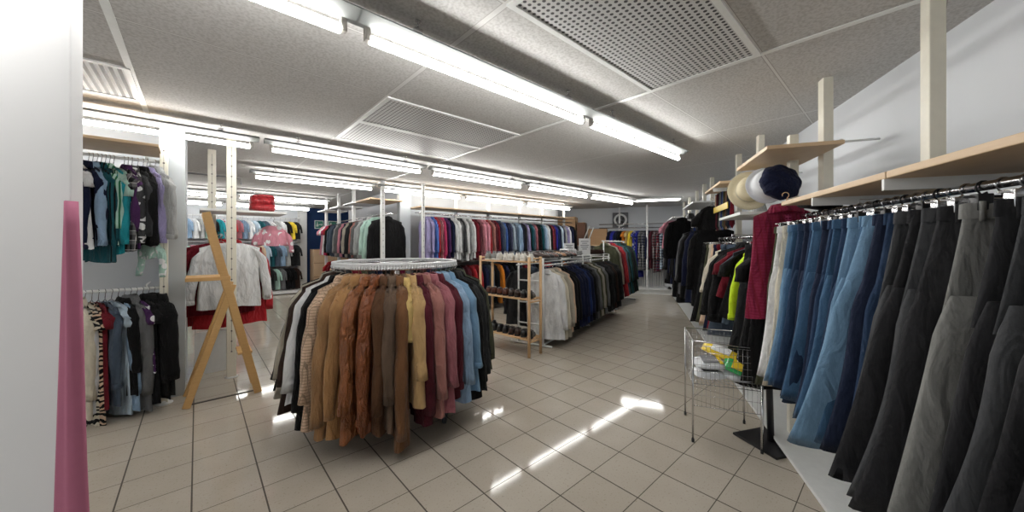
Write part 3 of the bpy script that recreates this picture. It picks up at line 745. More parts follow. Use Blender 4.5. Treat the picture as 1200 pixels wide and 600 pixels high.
# black display stand
o = thing('display_stand', (1.66, 2.33, 0), .28)
bxobj('base_plate', o, DARK, -.13, .16, -.20, .10, .0, .016, .004); bxobj('base_plate', o, DARK, .0, .24, -.22, -.10, .0161, .024, .002)
obj('pole', tube(new(), [(.02, -.05, .014), (.025, -.03, .5), (.03, 0, 1.0)], .02, 10), DARK, o)
tag(o, 'black metal display stand with flat base plate behind the wire basket', 'stand')

# ================================================================ ROUND RACK
RC = Vector((-.905, 2.76, 0)); RR = .45; RZ = 1.135
o = thing('round_rack', RC, 0)
ring_pts = lambda r, z, n=64: [(math.cos(2*PI*k/n)*r, math.sin(2*PI*k/n)*r, z) for k in range(n)]
obj('hanging_ring', tube(new(), ring_pts(RR, RZ), .012, 8, closed=True), CHROME, o)
obj('top_ring', tube(new(), ring_pts(RR+.005, RZ+.028), .009, 8, closed=True), CHROME_W, o)
bm = new()
for k in range(150):
    a = 2*PI*k/150; box(bm, math.cos(a)*(RR+.006)-.006, math.cos(a)*(RR+.006)+.006, math.sin(a)*(RR+.006)-.006, math.sin(a)*(RR+.006)+.006, RZ-.006, RZ+.036, .002)
obj('spacer_beads', bm, CHROME_W, o, smooth=False)
for k in range(3):
    a = k*PI/3+.3
    obj('spoke', tube(new(), [(math.cos(a)*RR, math.sin(a)*RR, RZ+.01), (-math.cos(a)*RR, -math.sin(a)*RR, RZ+.01)], .007, 8), CHROME, o)
obj('column', tube(new(), [(0, 0, .16), (0, 0, RZ+.02)], .02, 12), CHROME, o)
for k in range(4):
    a = math.radians(-117.5)+k*PI/2
    l = obj('base_leg', tube(new(), [(0, 0, .2), (math.cos(a)*.3, math.sin(a)*.3, .16), (math.cos(a)*.47, math.sin(a)*.47, .12), (math.cos(a)*.47, math.sin(a)*.47, .07)], .011, 8), CHROME, o)
    bm = new(); M = Matrix.Translation((math.cos(a)*.47, math.sin(a)*.47, .036)) @ Matrix.Rotation(.5+k, 4, 'Z') @ Matrix.Rotation(PI/2, 4, 'X')
    bmesh.ops.create_cone(bm, cap_ends=True, segments=24, radius1=.036, radius2=.036, depth=.022, matrix=M)
    box(bm, -.02, .02, -.018, .018, .05, .085, .004, M=Matrix.Translation((math.cos(a)*.47, math.sin(a)*.47, 0)))
    obj('caster', bm, plain('caster_rubber', (.03, .035, .04), .4), l)
tag(o, 'round chrome clothes rack on casters in the centre foreground', 'clothes rack')
TC = math.atan2(-RC.y, -RC.x)   # toward the camera
ROUND = [(-112, 'black', 'coat', .80, .05), (-104, 'charcoal', 'coat', .76, .05), (-96, 'black', 'coat', .80, .12), (-86, 'black', 'coat', .78, .15), (-77, 'greige', 'coat', .79, .13), (-69, 'dark brown', 'coat', .86, .11), (-61, 'white', 'blazer', .77, .09), (-54, 'black', 'coat', .92, .06),
 (-47, 'beige checked', 'coat', .90, .07), (-39, 'camel', 'coat', .92, .06), (-32, 'tan', 'coat', .92, .05), (-24, 'orange brown leather', 'jacket', .92, .07), (-16, 'rust leather', 'jacket', .89, .04), (-9, 'brown', 'coat', .90, .03), (-4, 'taupe', 'coat', .88, .05),
 (2, 'chestnut', 'coat', 1.0, .05), (6.5, 'pale yellow', 'blouse', .36, .0), (11, 'pale camel', 'coat', .76, .07), (16, 'burgundy', 'coat', .90, .02), (22, 'dusty pink', 'coat', .86, .05), (29, 'rose', 'coat', .86, .05), (35, 'burgundy', 'jacket', .80, .01), (41, 'light blue', 'coat', .84, .05),
 (48, 'light denim', 'jacket', .80, .06), (55, 'black', 'coat', .88, .04), (62, 'charcoal', 'coat', .86, .05), (69, 'black', 'coat', .82, .04), (77, 'olive', 'coat', .76, .07), (86, 'black', 'coat', .74, .08), (96, 'dark green', 'coat', .74, .08)]
rr = ['black', 'dark green', 'charcoal', 'navy', 'dark brown', 'black', 'grey', 'maroon', 'brown', 'black', 'navy', 'charcoal', 'olive', 'dark red']
ROUND += [(107+i*9.6, rr[i], 'jacket', .78, .1) for i in range(14)]
its = []
for i, (psi, d, k, L, ln) in enumerate(ROUND):
    a = TC+math.radians(psi)
    th = .030 if abs(psi) < 100 else .024
    kw = dict(sw=.195, th=th, flare=.035 if L > .6 else .0, N=36)
    if d == 'pale yellow': kw.update(sw=.17, th=.012)
    o = garment(k, fab(d), RC+Vector((math.cos(a)*RR, math.sin(a)*RR, RZ+.0)), a, L=L, lean=ln, seed=200+i, out=.035, sl=max(.3, L-.14-.05*((i*7)%3)), sr=.058, **kw)
    its.append((o, d+' '+k))
label_row(its, 'the round rack', 'the left going past the front', 'coats and jackets around the round rack')

# ================================================================ SHOE RACK
SRr = math.atan2(.66, -.75)   # long axis away to the left
o = thing('shoe_rack', (.195, 4.0, 0), SRr); W, D = .80, .22   # local y negative = away from aisle side? (rotated)
for x, y in ((0, 0), (W, 0), (0, -D), (W, -D)):
    obj('leg', tube(new(), [(x, y, 0), (x, y, 1.15)], .017, 10), BIRCH, o)
for z in (.20, .66, 1.09):
    bm = new()
    for yy in (-.0, -.055, -.11, -.165, -.22): box(bm, -.01, W+.01, yy-.016, yy+.016, z-.009, z+.009, .003)
    obj('slatted_shelf', bm, BIRCH, o, smooth=False)
for x in (0, W):
    for z in (.17, .63, 1.13): obj('cross_bar', tube(new(), [(x, 0, z), (x, -D, z)], .011, 8), BIRCH, o)
tag(o, 'pale wooden slatted shoe rack at the end of the middle coat rail', 'shoe rack')
SHR = o
def shoe(loc, rot, mat, sole, L=.25, high=.0, label='', white=False):
    o = thing('shoe', loc, rot); n = 18; rings = []
    st = [(-.5, .5, .052), (-.44, .72, .07), (-.3, .80, .075+high), (-.12, .78, .07+high*.8), (.0, .86, .056), (.15, 1.0, .046), (.3, 1.0, .038), (.42, .8, .03), (.49, .45, .02), (.5, .1, .012)]
    for t, w, h in st:
        rings.append([Vector((t*L, math.copysign(abs(math.cos(a))**.8, math.cos(a))*w*.042, .012+max(0, math.sin(a))**.8*h if math.sin(a) > 0 else .012)) for a in [2*PI*k/n for k in range(n)]])
    obj('upper', loft(new(), rings, True, True), mat, o)
    rings = [[Vector((t*L*1.02, math.cos(a)*w*.045, .0+(.014 if math.sin(a) > 0 else 0)+(.010 if t < -.1 and math.sin(a) > 0 else 0)*.3)) for a in [2*PI*k/n+PI/n for k in range(n)]] for t, w, h in st]
    obj('sole', loft(new(), rings, True, True), sole, o)
    obj('opening', loft(new(), [[Vector((-.27*L+math.cos(a)*.045*f, math.sin(a)*.022*f, .084+high+dz)) for a in [2*PI*k/14 for k in range(14)]] for f, dz in ((1.05, -.008), (1, .003), (.8, .0), (.6, -.02))], False, True), DARK if not white else INK, o)
    bm = new()
    for q in range(4): x = (-.04+q*.055)*L/.25*.25/.25*.9; tube(bm, [(x*L*3.2-.0, -.018, .070-q*.007), (x*L*3.2+.006, 0, .077-q*.007), (x*L*3.2, .018, .070-q*.007)], .003, 5)
    obj('laces', bm, sole if white else mat, o)
    tag(o, label, 'shoe'); return o
def on_rack(x, y, z): m = Matrix.Rotation(SRr, 3, 'Z'); return Vector((.195, 4.0, 0))+m @ Vector((x, y, z))
BRL = plain('brown_shoe_leather', (.12, .035, .02), .3, coat=.3); BRD = plain('dark_brown_shoe_leather', (.045, .02, .014), .3, coat=.3); BKL = plain('black_shoe_leather', (.012, .012, .013), .3, coat=.3)
WHS = plain('white_sneaker', (.82, .8, .74), .5); TANS = plain('tan_shoe', (.38, .2, .1), .5); GRS = plain('grey_shoe', (.3, .3, .29), .6)
cols = [(BRL, 'brown leather'), (BRL, 'reddish brown leather'), (BRD, 'dark brown leather'), (BKL, 'black leather')]
pos = ['far left', 'left of centre', 'right of centre', 'right end']
for i in range(4):
    for j in range(2):
        x = W-.06-(2*i+j)*.0975
        shoe(on_rack(x, -.115, .671), SRr+PI/2+PI+.5, cols[i][0], DARK, L=.225, label='%s shoe, %s of the %s pair, middle rack shelf' % (cols[i][1], ('left', 'right')[j], pos[i]))
for i in range(4):
    for j in range(2):
        x = W-.06-(2*i+j)*.0975
        m = [BKL, BKL, BRD, BKL][i]
        shoe(on_rack(x, -.115, .211), SRr+PI/2+PI+.5, m, DARK, L=.225, high=.03 if i == 0 else 0, label='%s shoe, %s of the %s pair, bottom rack shelf' % (['black ankle', 'black lace-up', 'dark brown', 'black leather'][i], ('left', 'right')[j], pos[i]))
tp = [(GRS, 'grey'), (WHS, 'white'), (WHS, 'chunky white'), (WHS, 'cream white')]
for i in range(4):
    for j in range(2):
        x = W-.06-(2*i+j)*.0975
        shoe(on_rack(x, -.115, 1.101), SRr+PI/2+PI+(.55 if j else .4), tp[i][0], WHS, L=.23, high=.02, white=True, label='%s sneaker, %s one of the %s pair on top of the rack' % (tp[i][1], ('left', 'right')[j], pos[i]))
# black ankle boots hanging off the left of the bottom shelf are the far left pair above

# ================================================================ CENTRAL COAT RACKS
def gondola(P, ln, z, label, w=.36, top=True):
    o = thing('double_coat_rack', (P.x, P.y, 0), ANG_C)
    for x in (0, ln/2, ln):
        for y in (-w/2, w/2): obj('upright', tube(new(), [(x, y, .03), (x, y, z+.08)], .013, 8), WHITE, o)
        obj('floor_bar', tube(new(), [(x, -w/2-.12, .02), (x, w/2+.12, .02)], .013, 8), WHITE, o)
        for zz in (.28, .55, .83, z+.03): obj('end_bar', tube(new(), [(x, -w/2, zz), (x, w/2, zz)], .010, 8), WHITE, o)
    for y in (-w/2, w/2):
        obj('rail_tube', tube(new(), [(-.05, y, z), (ln+.05, y, z)], .011, 8), WHITE, o)
        obj('long_bar', tube(new(), [(0, y, .03), (ln, y, .03)], .010, 8), WHITE, o)
    if top:
        bm = new()
        for i in range(13): y = -w/2+w*i/12; tube(bm, [(0, y, z+.085), (ln, y, z+.085)], .003, 5)
        for i in range(int(ln/.15)+1): tube(bm, [(i*.15, -w/2, z+.082), (i*.15, w/2, z+.082)], .004, 5)
        obj('wire_top_shelf', bm, WHITE, o)
    tag(o, label, 'clothes rack'); return o
PC = Vector((.24, 4.50, 0))
gondola(PC, 2.75, 1.03, 'white tube coat rack carrying blazers behind the wooden shoe rack')
CR = ['white', 'cream', 'greige', 'beige', 'black', 'black', 'navy', 'navy', 'navy', 'dark blue', 'navy', 'black', 'dark grey', 'grey', 'olive', 'greige', 'olive', 'grey', 'black', 'black', 'charcoal', 'black', 'dark brown', 'black', 'black', 'charcoal']
its = []
def rp(x, y, z): return Vector((PC.x+DC.x*x-DC.y*y, PC.y+DC.y*x+DC.x*y, z))
for i, d in enumerate(CR):
    x = .06+i*.104; rnd = random.Random(i+300)
    o = garment('blazer', fab(d), rp(x, -.18, 1.028), ANG_C-PI/2+rnd.uniform(-.12, .12), L=.80 if i > 2 else .84, seed=310+i % 6, lean=.03, th=.036)
    its.append((o, d+' blazer'))
label_row(its, 'the aisle side of the middle rack', 'the shoe rack', 'blazers on the aisle side of the middle rack')
its = []
CR2 = ['charcoal', 'slate', 'black', 'navy', 'black', 'grey', 'charcoal', 'navy', 'black', 'brown']
for i, d in enumerate(CR2):
    x = .10+i*.27; o = garment('blazer', fab(d), rp(x, .18, 1.028), ANG_C+PI/2, L=.74, seed=310+i % 6, lean=.02, small=i > 1)
    its.append((o, d+' blazer'))
label_row(its, 'the rear side of the middle rack', 'the shoe rack', 'blazers on the rear side of the middle rack')
# second rack beyond, taller
P2 = PC+Vector((DC.x, DC.y, 0))*3.0
o = thing('tall_coat_rack', (P2.x, P2.y, 0), ANG_C)
for x in (0, 1.5):
    obj('upright', tube(new(), [(x, 0, .02), (x, 0, 1.36)], .014, 8), WHITE, o); obj('floor_bar', tube(new(), [(x, -.28, .02), (x, .28, .02)], .013, 8), WHITE, o)
obj('rail_tube', tube(new(), [(-.1, 0, 1.36), (1.6, 0, 1.36)], .012, 8), WHITE, o)
tag(o, 'taller white coat rack carrying the red coat beyond the middle rack', 'clothes rack')
its = []
for i, d in enumerate(['olive', 'greige', 'dark red', 'red', 'red', 'slate', 'dark green', 'teal', 'dark green', 'black', 'black', 'dark green']):
    v = P2+Vector((DC.x, DC.y, 0))*(.05+i*.125)
    its.append((garment('coat', fab(d), (v.x, v.y, 1.357), ANG_C-PI/2+.1, L=1.06, seed=330+i % 4, lean=.10, sw=.22), d+' coat'))
label_row(its, 'the tall rack', 'the camera', 'coats on the tall rack beyond the middle rack')
# goods lying on top of the middle rack
TOPC = [('dark brown', 'brown'), ('black', 'black'), ('maroon', 'dark red'), ('brown', 'brown'), ('tan', 'tan'), ('black', 'black')]
k = 0
for i in range(8):
    for y in (-.09, .09):
        x = .12+i*.13
        m = [BRD, BKL, BRL, BKL, TANS, BRD, BKL, BRL][i]; nm = ['dark brown', 'black', 'reddish brown', 'glossy black', 'tan', 'dark chocolate', 'matt black', 'oxblood'][i]
        shoe(rp(x, y, 1.119), ANG_C-PI/2, m, DARK, label='%s shoe lying on top of the middle rack, %s side' % (nm, 'aisle' if y < 0 else 'rear'))
def sign(loc, rot, w, h, label, lines=5):
    o = thing('sign_card', loc, rot); bm = box(new(), -w/2, w/2, -.003, .003, 0, h, .001); obj('card', bm, PAPER, o, smooth=False)
    bm = new()
    for i in range(lines):
        z = h*(.82-i*.6/(lines)); wd = w*(.34, .22, .36, .3, .2)[i % 5]; box(bm, -wd, wd, -.0042, -.003, z-.006, z+.006)
    obj('printed_lines', bm, INK, o, smooth=False)
    obj('card_foot', box(new(), -.03, .03, -.03, .03, -.004, .004, .001), WHITE, o, smooth=False)
    tag(o, label, 'sign'); return o
sign(rp(1.30, .02, 1.124), .12, .17, .19, 'smaller white printed card standing on the middle rack')
sign(rp(1.72, -.08, 1.124), .12, .20, .27, 'larger white printed card standing on the middle rack', 5)
def folded(loc, rot, w, d, h, mat, label, cat='folded clothes', nm='folded_clothes'):
    bm = new(); rings = []
    for i in range(7):
        t = i/6; e = 1-.12*(2*t-1)**4-.03*math.sin(t*30)
        rings.append([Vector((math.copysign(abs(math.cos(a))**.5, math.cos(a))*w/2*e, math.copysign(abs(math.sin(a))**.5, math.sin(a))*d/2*e, t*h+.006*math.sin(2*a+t*4)*t)) for a in [2*PI*k/24 for k in range(24)]])
    o = obj(nm, loft(bm, rings, True, True), mat, None, loc, rot); tag(o, label, cat); return o
folded(rp(1.20, .0, 1.12), .4, .22, .25, .10, fab('white'), 'white folded cloth on the middle rack behind the smaller card')
folded(rp(1.50, .02, 1.12), .2, .24, .25, .07, fab('pale grey'), 'pale grey folded cloth between the two printed cards')
folded(rp(2.2, .0, 1.12), .2, .5, .25, .08, fab('dark brown'), 'dark brown folded cloth on the far end of the middle rack')

# ================================================================ FAR WALL
for c, lab in ((-.42, 'thin white post beside the wall fan'), (.28, 'thin white post in the middle of the far wall clothes')):
    post(CS(c, 9.75 if c > 0 else 10.15), ANG_N, lab, w=.045, d=.045, mat=WHITE)
rail('clothes_rail', CS(0, 9.95, 1.74), ANG_N, -.95, 1.15, 'chrome rail carrying plaid shirts on the far wall', arms=(-.4, 1.0), back=.33)
rail('clothes_rail', CS(0, 9.95, 1.84), ANG_N, -.95, 1.15, 'upper empty chrome rail on the far wall', arms=(-.4, 1.0), back=.33)
FW = [('navy', 'jacket', 1.0), ('cobalt', 'jacket', .8), ('navy', 'shirt', 1.), ('black', 'shirt', .95), ('orange', 'dress', 1.12), ('pale yellow', 'dress', 1.2), ('yellow', 'shirt', .95), ('cobalt and white floral', 'dress', 1.2), ('cobalt', 'dress', 1.25), ('charcoal plaid', 'shirt', 1.05), ('navy plaid and grey', 'shirt', 1.05), ('navy', 'shirt', 1.0),
      ('burgundy', 'shirt', 1.0), ('burgundy plaid and grey', 'shirt', 1.1), ('dark red plaid and navy', 'shirt', 1.05), ('navy plaid and pale blue', 'shirt', 1.0), ('blue plaid and pale blue', 'shirt', 1.0), ('navy', 'shirt', 1.0), ('black plaid and blue', 'shirt', .95)]
its = []
for i, (d, k, L) in enumerate(FW):
    o = garment(k, fab(d), CS(-.62+i*.088, 9.95, 1.738), ANG_N+1.15, L=L, seed=340+i % 5, small=True); its.append((o, d+' '+k))
label_row(its, 'the far wall', 'the left', 'clothes on the far wall rail')
o = thing('radiator', CS(.2, 10.2, 0), ANG_N)
bm = new()
for i in range(22): box(bm, -.62+i*.057, -.62+i*.057+.042, -.05, .05, .14, .72, .008)
obj('fins', bm, WHITE, o, smooth=False)
for z in (.14, .70): obj('header', tube(new(), [(-.62, 0, z), (.62, 0, z)], .02, 8), WHITE, o)
tag(o, 'white ribbed radiator below the far wall clothes', 'radiator')
shelf('floor_ledge', CS(0, 9.9, .10), ANG_N, -.75, 1.15, -.15, .25, 'white low ledge along the foot of the far wall', mat=WHITE, th=.05)
struct(bxobj('trim_ledge_base', None, WHITE, -.75, 1.15, -.12, .2, 0, .10, 0, loc=CS(0, 9.9), rot=ANG_N))
folded(CS(.92, 9.9, .151), ANG_N, .35, .25, .38, plain('clear_bag', (.62, .65, .68), .3, coat=.4), 'large pale plastic bag on the ledge below the far wall clothes', 'bag', 'plastic_bag')
shoe(CS(.82, 9.82, .151), ANG_N-PI/2, BKL, DARK, label='black shoe standing on the white ledge by the far wall')
# fan
o = thing('wall_fan', CS(-.40, 10.28, 1.97), ANG_N)
bxobj('fan_plate', o, plain('dark_grey_plate', (.09, .09, .1), .5), -.21, .21, -.05, 0, -.21, .21, .01)
def ring_y(r, y, n=32): return [(math.cos(2*PI*k/n)*r, y, math.sin(2*PI*k/n)*r) for k in range(n)]
obj('fan_ring', tube(new(), ring_y(.15, -.07), .028, 8, closed=True), WHITE, o)
bm = new()
for k in range(5):
    a = 2*PI*k/5; vs = [bm.verts.new(p) for p in ((math.cos(a)*.03, -.06, math.sin(a)*.03), (math.cos(a+.1)*.12, -.075, math.sin(a+.1)*.12), (math.cos(a+.75)*.12, -.055, math.sin(a+.75)*.12), (math.cos(a+.9)*.03, -.055, math.sin(a+.9)*.03))]; bm.faces.new(vs)
obj('fan_blades', bm, DARK, o, smooth=False)
bm = new(); bmesh.ops.create_cone(bm, cap_ends=True, segments=20, radius1=.035, radius2=.03, depth=.04, matrix=Matrix.Translation((0, -.07, 0)) @ Matrix.Rotation(PI/2, 4, 'X')); obj('fan_hub', bm, INK, o)
tag(o, 'round white rimmed extractor fan on a dark square plate, far wall', 'fan')
# cartons on a shelf against the far wall
o = shelf('storage_shelf', CS(-1.6, 9.95, 1.25), ANG_N, -.9, 1.0, -.3, .3, 'high storage shelf holding cardboard cartons, far wall', mat=SHELF)
for x in (-.85, .95):
    for y in (-.26, .26): obj('shelf_leg', tube(new(), [(x, y, -1.25), (x, y, 0)], .018, 8), WHITE, o)
def carton(loc, rot, w, d, h, mat, label, tape=True):
    o = thing('cardboard_box', loc, rot); bxobj('box_body', o, mat, -w/2, w/2, -d/2, d/2, 0, h, .004)
    bm = new(); box(bm, -w/2-.001, w/2+.001, -.03, .03, h-.06, h+.0015); box(bm, -.0015-w/2, w/2+.0015, -d/2+.0, d/2, h*.5-.002, h*.5+.002)
    obj('packing_tape', bm, plain('brown_tape', (.5, .36, .22), .3), o, smooth=False)
    bm = new(); box(bm, -w/2-.002, w/2+.002, -d/2-.002, -d/2+.01, h-.012, h+.001); obj('flap', bm, plain('carton_edge', (.3, .18, .1), .8), o, smooth=False)
    tag(o, label, 'box'); return o
carton(CS(-1.95, 9.92, 1.273), ANG_N, .70, .45, .42, CARD2, 'light cardboard carton beneath the darker carton on the high storage shelf')
carton(CS(-1.93, 9.92, 1.695), ANG_N, .72, .45, .36, CARD, 'dark brown carton topmost on the high storage shelf')
carton(CS(-1.42, 9.92, 1.273), ANG_N, .22, .4, .62, plain('dark_card', (.16, .08, .05), .8), 'narrow dark brown carton standing next to the stacked cartons')
carton(CS(-.98, 9.92, 1.273), ANG_N, .50, .4, .44, CARD, 'brown carton alone at the right end of the storage shelf')
o = obj('picture_frame', tube(new(), [(-.06, 0, 0), (.06, 0, 0), (.06, 0, .5), (-.06, 0, .5)], .016, 6, closed=True), WHITE, None, CS(-1.3, 9.55, 1.30), (0, .38, ANG_N)); tag(o, 'narrow white frame leaning in front of the cartons', 'frame')

# ================================================================ INNER WALL: SHIRTS
rail('clothes_rail', AB(0, 5.52, 1.83), ANG_A, 2.82, 7.0, 'chrome rail carrying the long row of shirts', arms=(2.9, 4.4, 5.9), back=.3)
rail('clothes_rail', AB(0, 5.56, .98), ANG_A, 2.82, 7.0, 'chrome rail carrying the lower row under the shirts', arms=(2.9, 4.4, 5.9), back=.3)
shelf('wooden_shelf', AB(0, 5.45, 1.93), ANG_A, 2.82, 7.0, 0, .5, 'long wooden shelf above the row of shirts')
for i, a in enumerate((2.84, 3.75, 4.55, 5.45, 6.2, 7.02)):
    post(AB(a, 5.40 if i == 0 else 5.80), ANG_A, 'white slotted post in the row of shirts, %s from the left' % ORD[i+1], mat=WHITE, w=.05, d=.04)
post(AB(2.22, 5.58), ANG_A, 'white post in front of the big black jacket', mat=WHITE, w=.06, d=.05)
SH = ['lilac', 'lilac', 'blue striped', 'red', 'rose striped', 'hot pink', 'purple', 'navy', 'white', 'white', 'grey', 'dark grey', 'white', 'pale grey', 'white', 'dark red', 'burgundy', 'rose', 'pink', 'pink', 'red striped', 'dusty pink', 'burgundy', 'dark red', 'navy checked', 'slate', 'blue checked',
      'navy', 'navy striped', 'pale blue striped', 'slate', 'light blue', 'light blue', 'navy', 'charcoal', 'lilac', 'black', 'teal', 'slate', 'rose', 'black', 'black', 'teal', 'light blue', 'pale blue', 'white', 'black', 'dark red checked', 'burgundy', 'cobalt', 'dark blue', 'navy', 'pale blue', 'navy checked', 'pale grey', 'lilac', 'white', 'navy', 'navy', 'black']
its = []
n = len(SH)
for i, d in enumerate(SH):
    a = 2.93+i*(4.0/n); rnd = random.Random(i+400)
    o = garment('shirt', fab(d), AB(a, 5.52, 1.827), ANG_B+rnd.uniform(-.1, .1)+PI-.12, L=.72+rnd.uniform(-.04, .06), seed=400+i % 6, small=a > 4.6, th=.024)
    its.append((o, d+' shirt'))
label_row(its, 'the long inner wall rail', 'its left end', 'shirts on the long inner wall rail')
its = []
LW = ['black', 'navy', 'dark red', 'charcoal', 'navy', 'black', 'burgundy', 'red', 'red', 'navy', 'slate', 'black', 'orange', 'navy', 'black']
for i in range(30):
    d = LW[i % 15]; a = 2.95+i*.135
    its.append((garment('sweater', fab(d), AB(a, 5.56, .977), ANG_B+PI, L=.78, seed=410+i % 4, small=True), d+' sweater'))
label_row(its, 'the lower inner wall rail', 'its left end', 'sweaters on the lower inner wall rail')
# side arm with jackets
rail('clothes_rail', AB(2.38, 0, 1.80), ANG_B, 5.62, 8.7, 'chrome rail carrying the black jacket and the clothes behind it', arms=(5.9, 7.5), back=-.35)
AR = [('black', 'coat'), ('black', 'jacket'), ('charcoal', 'jacket'), ('mint', 'shirt'), ('pale grey', 'jacket'), ('grey', 'jacket'), ('dusty pink', 'shirt'), ('charcoal', 'jacket'), ('greige', 'jacket'), ('navy', 'shirt'), ('pink', 'shirt'), ('grey', 'jacket'), ('pale grey', 'shirt'), ('slate', 'jacket'),
      ('slate', 'jacket'), ('black', 'jacket'), ('red', 't-shirt'), ('hot pink', 't-shirt'), ('white', 't-shirt'), ('pink', 't-shirt')]
its = []
for i, (d, k) in enumerate(AR):
    b = 5.72+(i*.055 if i < 4 else .2+(i-3)*.165); off = 0 if i < 3 else -.13
    its.append((garment(k, fab(d), AB(2.36+off, b, 1.797), ANG_A+(-.12 if i > 2 else .0), L=.80 if i < 2 else .66, seed=420+i % 5, sw=.25 if i < 2 else None, small=i > 5), d+' '+k))
label_row(its, 'the rail running back from the white post', 'its front', 'clothes on the rail running back')
its = []
for i, d in enumerate(['black and white floral', 'black', 'pink', 'grey', 'hot pink', 'slate', 'teal', 'beige', 'dark red', 'red']):
    its.append((garment('t-shirt', fab(d), AB(2.28, 5.8+i*.28, 1.02), ANG_A, L=.6, seed=430+i % 3, small=True), d+' t-shirt'))
label_row(its, 'the low rail behind the round rack', 'its front', 'clothes on the low rail behind the round rack')
rail('clothes_rail', AB(2.28, 0, 1.023), ANG_B, 5.7, 8.7, 'low chrome rail behind the round rack', arms=(5.9, 7.5), back=-.45)
for i, b in enumerate((6.75, 7.65, 8.6)):
    post(AB(2.15, b), ANG_B, 'white slotted post behind the black jacket, %s one going back' % ORD[i+1], mat=WHITE, w=.06)
    shelf('small_shelf', AB(2.15, b, 2.02-.0*i), ANG_B, -.35, .25, -.35, .12, 'small white shelf on the %s post behind the black jacket' % ORD[i+1], mat=WHITE)
shelf('small_shelf', AB(2.3, 6.0, 2.02), ANG_B, -.35, .35, -.3, .25, 'small pale shelf directly above the big black jacket', mat=SHELF)

# ================================================================ BACK AREA: children's wall, blue wall
struct(bxobj('trim_white_pilaster', None, WHITE, 2.10, 2.28, -.12, .0, 0, CEIL-.1, .003, loc=AB(0, 11.2), rot=ANG_A))
pal = ['pink', 'white', 'light blue', 'white', 'pale grey', 'mint', 'black', 'turquoise', 'white and hot pink floral', 'red', 'rose', 'light blue striped', 'white', 'pale blue', 'teal', 'slate', 'white', 'pale grey', 'white', 'black', 'yellow', 'charcoal']
pal2 = ['dark blue', 'white', 'mint', 'pink', 'red', 'hot pink', 'black', 'pink', 'white', 'red', 'hot pink', 'hot pink', 'red', 'maroon', 'beige', 'pale blue', 'teal', 'slate', 'light blue', 'pale grey', 'black', 'charcoal']
pal3 = ['black', 'navy', 'grey', 'dark green', 'black', 'dark red', 'charcoal', 'red', 'navy', 'slate', 'black', 'black', 'dark green', 'pale grey', 'navy', 'black', 'charcoal', 'mint', 'grey', 'black', 'black', 'dark brown']
for nm, pl, z, L in (('top', pal, 1.97, .46), ('middle', pal2, 1.36, .56), ('bottom', pal3, .74, .54)):
    rail('clothes_rail', AB(0, 10.86, z), ANG_A, -.5, 2.08, '%s chrome rail of the children\'s clothes wall' % nm, arms=(-.4, .8, 2.0), back=.34, mat=CHROME_W)
    its = []
    for i, d in enumerate(pl):
        its.append((garment('child top', fab(d), AB(-.42+i*.113, 10.86, z-.003), ANG_B+.75+PI, L=L, seed=440+i % 4, small=True, sw=.135), d+" child's top"))
    label_row(its, 'the %s rail by the rear wall' % nm, 'the left', "children's tops on the %s rear rail" % nm)
for i, a in enumerate((-.5, .8, 2.08)): post(AB(a, 11.1), ANG_A, 'white upright post of the rear wall rails, %s from the left' % ORD[i+1], mat=WHITE)
shelf('floor_ledge', AB(0, 10.6, .02), ANG_A, -.6, 2.1, 0, .5, 'white ledge along the floor under the rear wall clothes', mat=WHITE, th=.07)
for i, (a, lab) in enumerate(((2.62, 'left green exit sign with white arrow on the navy wall'), (2.98, 'right green exit sign with white arrow on the navy wall'))):
    o = thing('exit_sign', AB(a, 11.235, 1.86), ANG_A); G = plain('sign_green', (.05, .26, .2), .5); L_ = plain('sign_white', (.8, .86, .84), .5)
    bxobj('sign_plate', o, L_, -.12, .12, -.01, .0, -.12, .12, .004); bxobj('sign_face', o, G, -.10, .10, -.0125, -.0095, -.10, .10, .002)
    bm = new(); box(bm, -.015, .05, -.0145, -.012, -.012, .012)
    vs = [bm.verts.new(p) for p in ((.045, -.0145, .04), (.088, -.0145, 0), (.045, -.0145, -.04))]; bm.faces.new(vs)
    vs = [bm.verts.new((-.05+math.cos(2*PI*k/10)*.014, -.0145, .055+math.sin(2*PI*k/10)*.014)) for k in range(10)]; bm.faces.new(vs)
    box(bm, -.062, -.036, -.0145, -.012, -.01, .035); box(bm, -.075, -.05, -.0145, -.012, -.06, -.005); box(bm, -.045, -.018, -.0145, -.012, -.055, -.005)
    obj('pictogram', bm, L_, o, smooth=False); tag(o, lab, 'sign')
carton(AB(2.95, 10.95, 0), ANG_A, 1.15, .45, .40, CARD2, 'lowest wide carton of the stack under the navy wall')
carton(AB(2.95, 10.95, .402), ANG_A, 1.15, .45, .38, CARD2, 'middle wide carton of the stack under the navy wall')
carton(AB(2.95, 10.95, .784), ANG_A, 1.15, .45, .37, CARD2, 'topmost wide carton of the stack under the navy wall')
carton(AB(3.15, 9.6, 0), ANG_A, .36, .35, .62, CARD, 'lower tall carton of the narrow stack beside the blue wall')
carton(AB(3.15, 9.6, .622), ANG_A, .34, .35, .64, CARD, 'upper tall carton of the narrow stack beside the blue wall')

